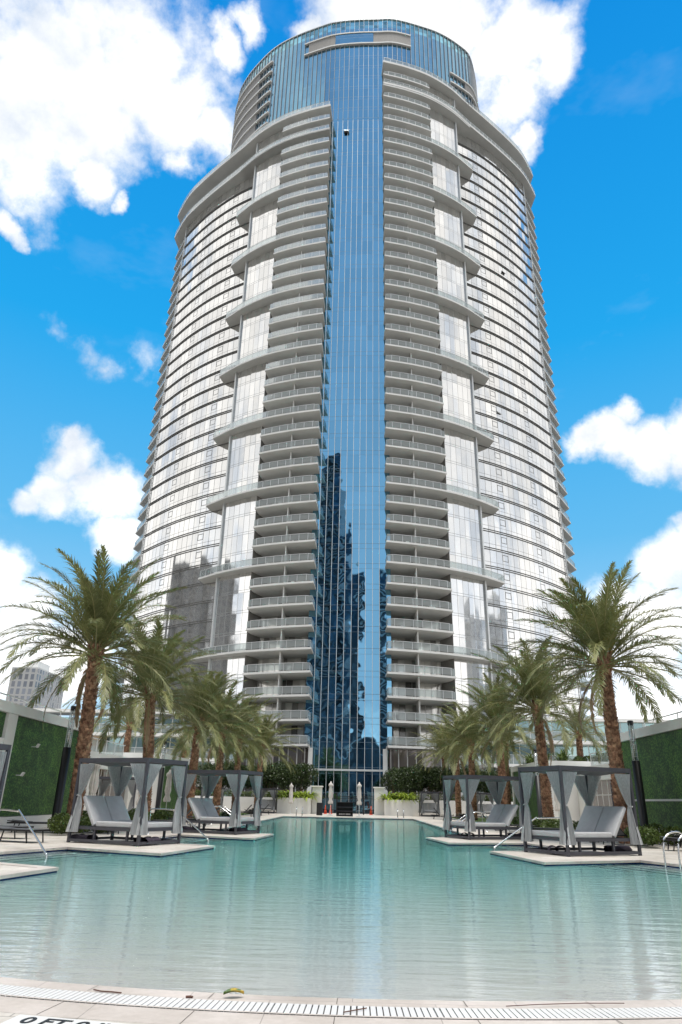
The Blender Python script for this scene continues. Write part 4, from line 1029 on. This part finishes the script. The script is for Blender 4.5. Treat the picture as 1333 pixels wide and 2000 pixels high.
for x, y, l, s_ in ((15.7,60.5,'green fan of palm leaves behind the white railing, left of the small bushy palm',71),(16.8,59.5,'yellow green palm bush on the right roof, just left of the small bushy palm',72),(20.6,61,'dark palm bush on the right roof, beyond the small bushy palm',73),(15.4,64,'small palm bush on the right roof, nearest the tower',74)):
    strap(x, y, 4.55, 70, 1.7, M['leaf_mid'], l, s_, .09, 'palm_bush', 1.45)
hedge(18,27,59.5,61,4.5,5.1,'green ground shrubs along the white roof edge on the right',10,260,.14,M['leaf_mid'],12,0,'roof_hedge','hedge')

# ------------------------------------------------------------------ terrace buildings with green walls
def bpart(root, mb, name, mats):
    o = mb.build(name, mats, root); o.location = -Vector(root.location); return o
for s, nm in ((-1,'left'), (1,'right')):
    def B2(mb, x0, x1, y0, y1, z0, z1, mi=0): return mb.b2(min(s*x0, s*x1), max(s*x0, s*x1), y0, y1, z0, z1, mi)
    xo = 0 if s < 0 else -.55
    X0 = 13.1+xo; Y1 = 35.4
    r = empty('terrace_building', (s*15, 27, 0), 0, 'white terrace building with a big green wall, nearest on the '+nm, 'building', 'white terrace buildings')
    w = MB(); B2(w, X0+.25, X0+9, 27.6, Y1, 0, 4.1); B2(w, X0, X0+9.2, 14, Y1+.05, 4.12, 4.5); B2(w, X0, X0+.24, Y1-.35, Y1, 0, 4.11); B2(w, X0+.02, X0+.24, 26.75, 27.5, 0, 4.11)
    B2(w, X0-.05, X0+.24, 14, Y1-.36, .0, .48)
    if s < 0: B2(w, X0+.02, X0+.24, 14, 26.7, 2.55, 3.2); B2(w, X0+2.5, X0+3, 14, 27.5, 0, 4.1)
    bpart(r, w, 'wall', M['stucco'])
    if s < 0:
        bpart(r, B2(MB(), X0+.10, X0+.22, 27.55, Y1-.38, .5, 4.1), 'green_wall_panel', M['greenwall'])
        bpart(r, B2(MB(), X0+.12, X0+.22, 14, 26.7, 3.22, 4.1), 'green_wall_panel', M['greenwall'])
    else:
        bpart(r, B2(MB(), X0+.10, X0+.22, 14, Y1-.38, .5, 4.1), 'green_wall_panel', M['greenwall'])
        B2(g := MB(), X0+.05, X0+.11, 14, 34.9, 1.52, 1.60); bpart(r, g, 'wall_rail', M['metal_white'])
    rl = MB()
    for k in range(12): B2(rl, X0+1.2, X0+1.24, 14.5+k*1.8, 14.54+k*1.8, 4.5, 5.0)
    B2(rl, X0+1.2, X0+1.24, 14.5, 34.4, 5.0, 5.05)
    if s < 0: B2(rl, X0+1.2, X0+1.24, 14.5, 34.4, 4.72, 4.76)
    bpart(r, rl, 'roof_railing', M['metal_white'])
    # second building: storefront pavilion, then far green wall
    r = empty('pavilion', (s*18, 48, 0), 0, 'low white pavilion with sliding glass doors, behind the '+nm+' cabanas', 'building', 'white pavilions')
    w = MB(); xf = 17.3; B2(w, xf, xf+9, 38.5, 57.9, 3.0, 4.0); B2(w, xf+.02, xf+.4, 38.5, 41, 0, 2.98); B2(w, xf+.02, xf+.4, 56.5, 57.9, 0, 2.98); B2(w, xf+.02, xf+.4, 47.5, 48.3, 0, 2.98); B2(w, xf+.5, xf+8.9, 38.6, 39.0, 0, 2.98); bpart(r, w, 'wall', M['stucco'])
    g = MB().wall([(s*(xf+.3), 41), (s*(xf+.3), 56.5)], 0, 2.98, flip=s < 0); bpart(r, g, 'glass_doors', M['lobby'])
    rl = MB()
    for k in range(10): B2(rl, xf+1, xf+1.05, 39+k*2, 39.05+k*2, 4.0, 5.0)
    B2(rl, xf+1, xf+1.06, 39, 57.4, 5.0, 5.06); bpart(r, rl, 'roof_railing', M['metal_white']); g = MB().wall([(s*(xf+1.1), 39), (s*(xf+1.1), 57.4)], 4.05, 4.95); bpart(r, g, 'railing_glass', M['rail'])
    r = empty('terrace_building', (s*17, 64, 0), 0, 'white framed building with a green wall, farther back on the '+nm, 'building', 'white terrace buildings')
    X1 = 15.3-(.5 if s > 0 else 0); w = MB(); B2(w, X1, X1+8, 58.2, 70, 4.1, 4.55); B2(w, X1+.3, X1+8, 58.4, 69.8, 0, 4.09); B2(w, X1, X1+.29, 69.4, 70, 0, 4.09); B2(w, X1, X1+.29, 58.2, 58.7, 0, 4.09); bpart(r, w, 'wall', M['stucco'])
    bpart(r, B2(MB(), X1+.12, X1+.28, 58.72, 69.38, .3, 4.08), 'green_wall_panel', M['greenwall'])
    # podium of the tower
    r = empty('podium_building', (s*35, 96, 0), 0, 'low glass and stone wing at the foot of the tower on the '+nm, 'building', 'wings at the foot of the tower')
    w = MB()
    z1 = 8.6 if s < 0 else 9.2
    for k, z in enumerate((0, 3.0, 6.0, 9.0)):
        if z > z1+.5: continue
        B2(w, 16.5 if k else 17, 58, 90.5+1.4*k, 99, z+2.6, z+3.0)
    for x in (17.5,23.5,29.5,35.5,41.5,47.5): B2(w, x, x+.5, 91.2, 91.9, 0, 5.5)
    bpart(r, w, 'floor_slab', M['white'])
    bpart(r, MB().wall([(s*17, 95.5), (s*58, 95.5)], 0, z1+2.4, flip=s < 0), 'glass_front', M['podglass'])
    rb = MB()
    for k in range(3): rail_mesh(rb, [(s*17.2, 90.9+1.4*k), (s*57, 90.9+1.4*k)], 3.0*k+3.0)
    bpart(r, rb, 'railing', [M['rail'], M['metal_white']])
    w = MB()
    for i, x in enumerate((20,27,33,40,46)): B2(w, x, x+2.4, 94.6, 95.3, .0, 3.0*(1+i%3)-.45)
    pm = plain('peach_stone_'+nm, (.50,.36,.27), .8); bpart(r, w, 'stone_pier', pm)
    # lamp columns
for x, y, b_, l in ((-11.5,28.75,1,'tall black lamp column with a clear lattice top, nearest on the left'),(11.6,30.4,1,'tall black lamp column with a clear lattice top, nearest on the right'),(-12.4,46.9,1,'distant lamp column with a clear top behind the left cabanas'),(11.75,47.6,1,'distant lamp column with a clear top behind the right cabanas')):
    r = empty('lamp_column', (x, y, 0), 0, l, 'lamp', 'lamp columns')
    MB().lathe((0,0,0), [(.19,0),(.16,.1),(.16,3.04)], 16).build('column', M['black'], r, smooth=True)
    b = MB()
    for k in range(4): a = pi/4+k*pi/2; b.tube([(.115*cos(a), .115*sin(a), 3.04), (.115*cos(a), .115*sin(a), 4.5)], .012, 0, 5)
    for k in range(9):
        z = 3.05+k*.16; b.tube([(.115*cos(a), .115*sin(a), z) for a in np.linspace(pi/4, 2*pi+pi/4, 5)], .008, 0, 4)
    b.build('lattice', M['metal_white'], r)
    MB().lathe((0,0,3.04), [(.10,0),(.10,1.42)], 14).build('glass_tube', M['clear'], r, smooth=True)
    MB().lathe((0,0,4.46), [(.12,0),(.12,.16),(.10,.18)], 12).build('cap', M['black'], r)
def flood(x, y, z, l):
    r = empty('flood_light', (x, y, z), 0, l, 'flood light', 'small white flood lights on the green wall')
    MB().box((.10,0,0), (.22,.03,.03)).build('bracket', M['metal_white'], r); MB().box((.24,0,.04), (.05,.18,.15), 0, 0, 0, .5).build('lamp_head', M['tilewhite'], r)
flood(-13.0,28.9,3.05,'small white flood light high on the left green wall'); flood(-13.0,28.0,1.95,'small white flood light lower on the left green wall')

# ------------------------------------------------------------------ things on the tower's balconies
def bchair(x, y, z, l, m='dark', rz=0):
    r = empty('balcony_chair', (x, y, z), rz, l, 'chair', 'chairs on the tower balconies')
    MB().box((0,0,.42), (.5,.5,.08)).build('seat', M[m], r); MB().box((0,.25,.72), (.5,.06,.6)).build('backrest', M[m], r)
    b = MB()
    for a in (-.2,.2):
        for c in (-.2,.2): b.box((a, c, .19), (.04,.04,.38))
    b.build('legs', M[m], r)
for i, (u, y, k, m, l) in enumerate(((6.6,97.6,1,'dark','dark chair on the second balcony up, right of the blue glass'),(8.3,98.0,1,'dark','dark round backed chair on the second balcony up, near its divider'),(12.0,99.4,3,'white','white chair on the fourth balcony up on the right'),(12.4,99.6,6,'white','white chair beside the potted plant on a right balcony'),(7.4,97.8,5,'white','white chair on the sixth balcony up on the right'),(-7.5,97.8,0,'dark','dark chair on the lowest balcony left of the blue glass'),(-8.6,98.0,3,'white','white chair on the fourth balcony up on the left'),(-12.0,99.6,5,'white','white chair on the sixth balcony up on the left'),(-6.9,97.6,12,'white','white chair on a middle balcony left of the glass'))):
    bchair(AX+u, y, zf(k)+.3, l, m, i)
ORD = ['lowest','second','third','fourth','fifth','sixth','seventh','eighth','ninth','tenth','eleventh','twelfth']
rq = random.Random(77)
for k in (1,2,4,7,8,9,10,11):
    for sd_, nm_ in ((-1,'left'),(1,'right')):
        if rq.random() < .75 and not (sd_ > 0 and k == 1): bchair(AX+sd_*rq.choice((6.6,7.6,8.6,11.3,12.4)), 98.6, zf(k)+.3, '%s chair on the %s balcony up, %s of the blue glass' % (('white' if k%2 else 'dark'), ORD[k], nm_), 'white' if k%2 else 'dark', rq.random()*6)
strap(AX+11.2, 99.2, zf(6)+.85, 26, .95, M['leaf_mid'], 'tall green potted plant on the seventh balcony up, right of the blue glass', 90, .12, 'potted_plant', 1.5)
strap(AX+6.2, 97.4, zf(7)+.5, 24, .6, M['leaf_mid'], 'small potted plant on a right balcony close to the blue glass', 91, .1, 'potted_plant', 1.5)
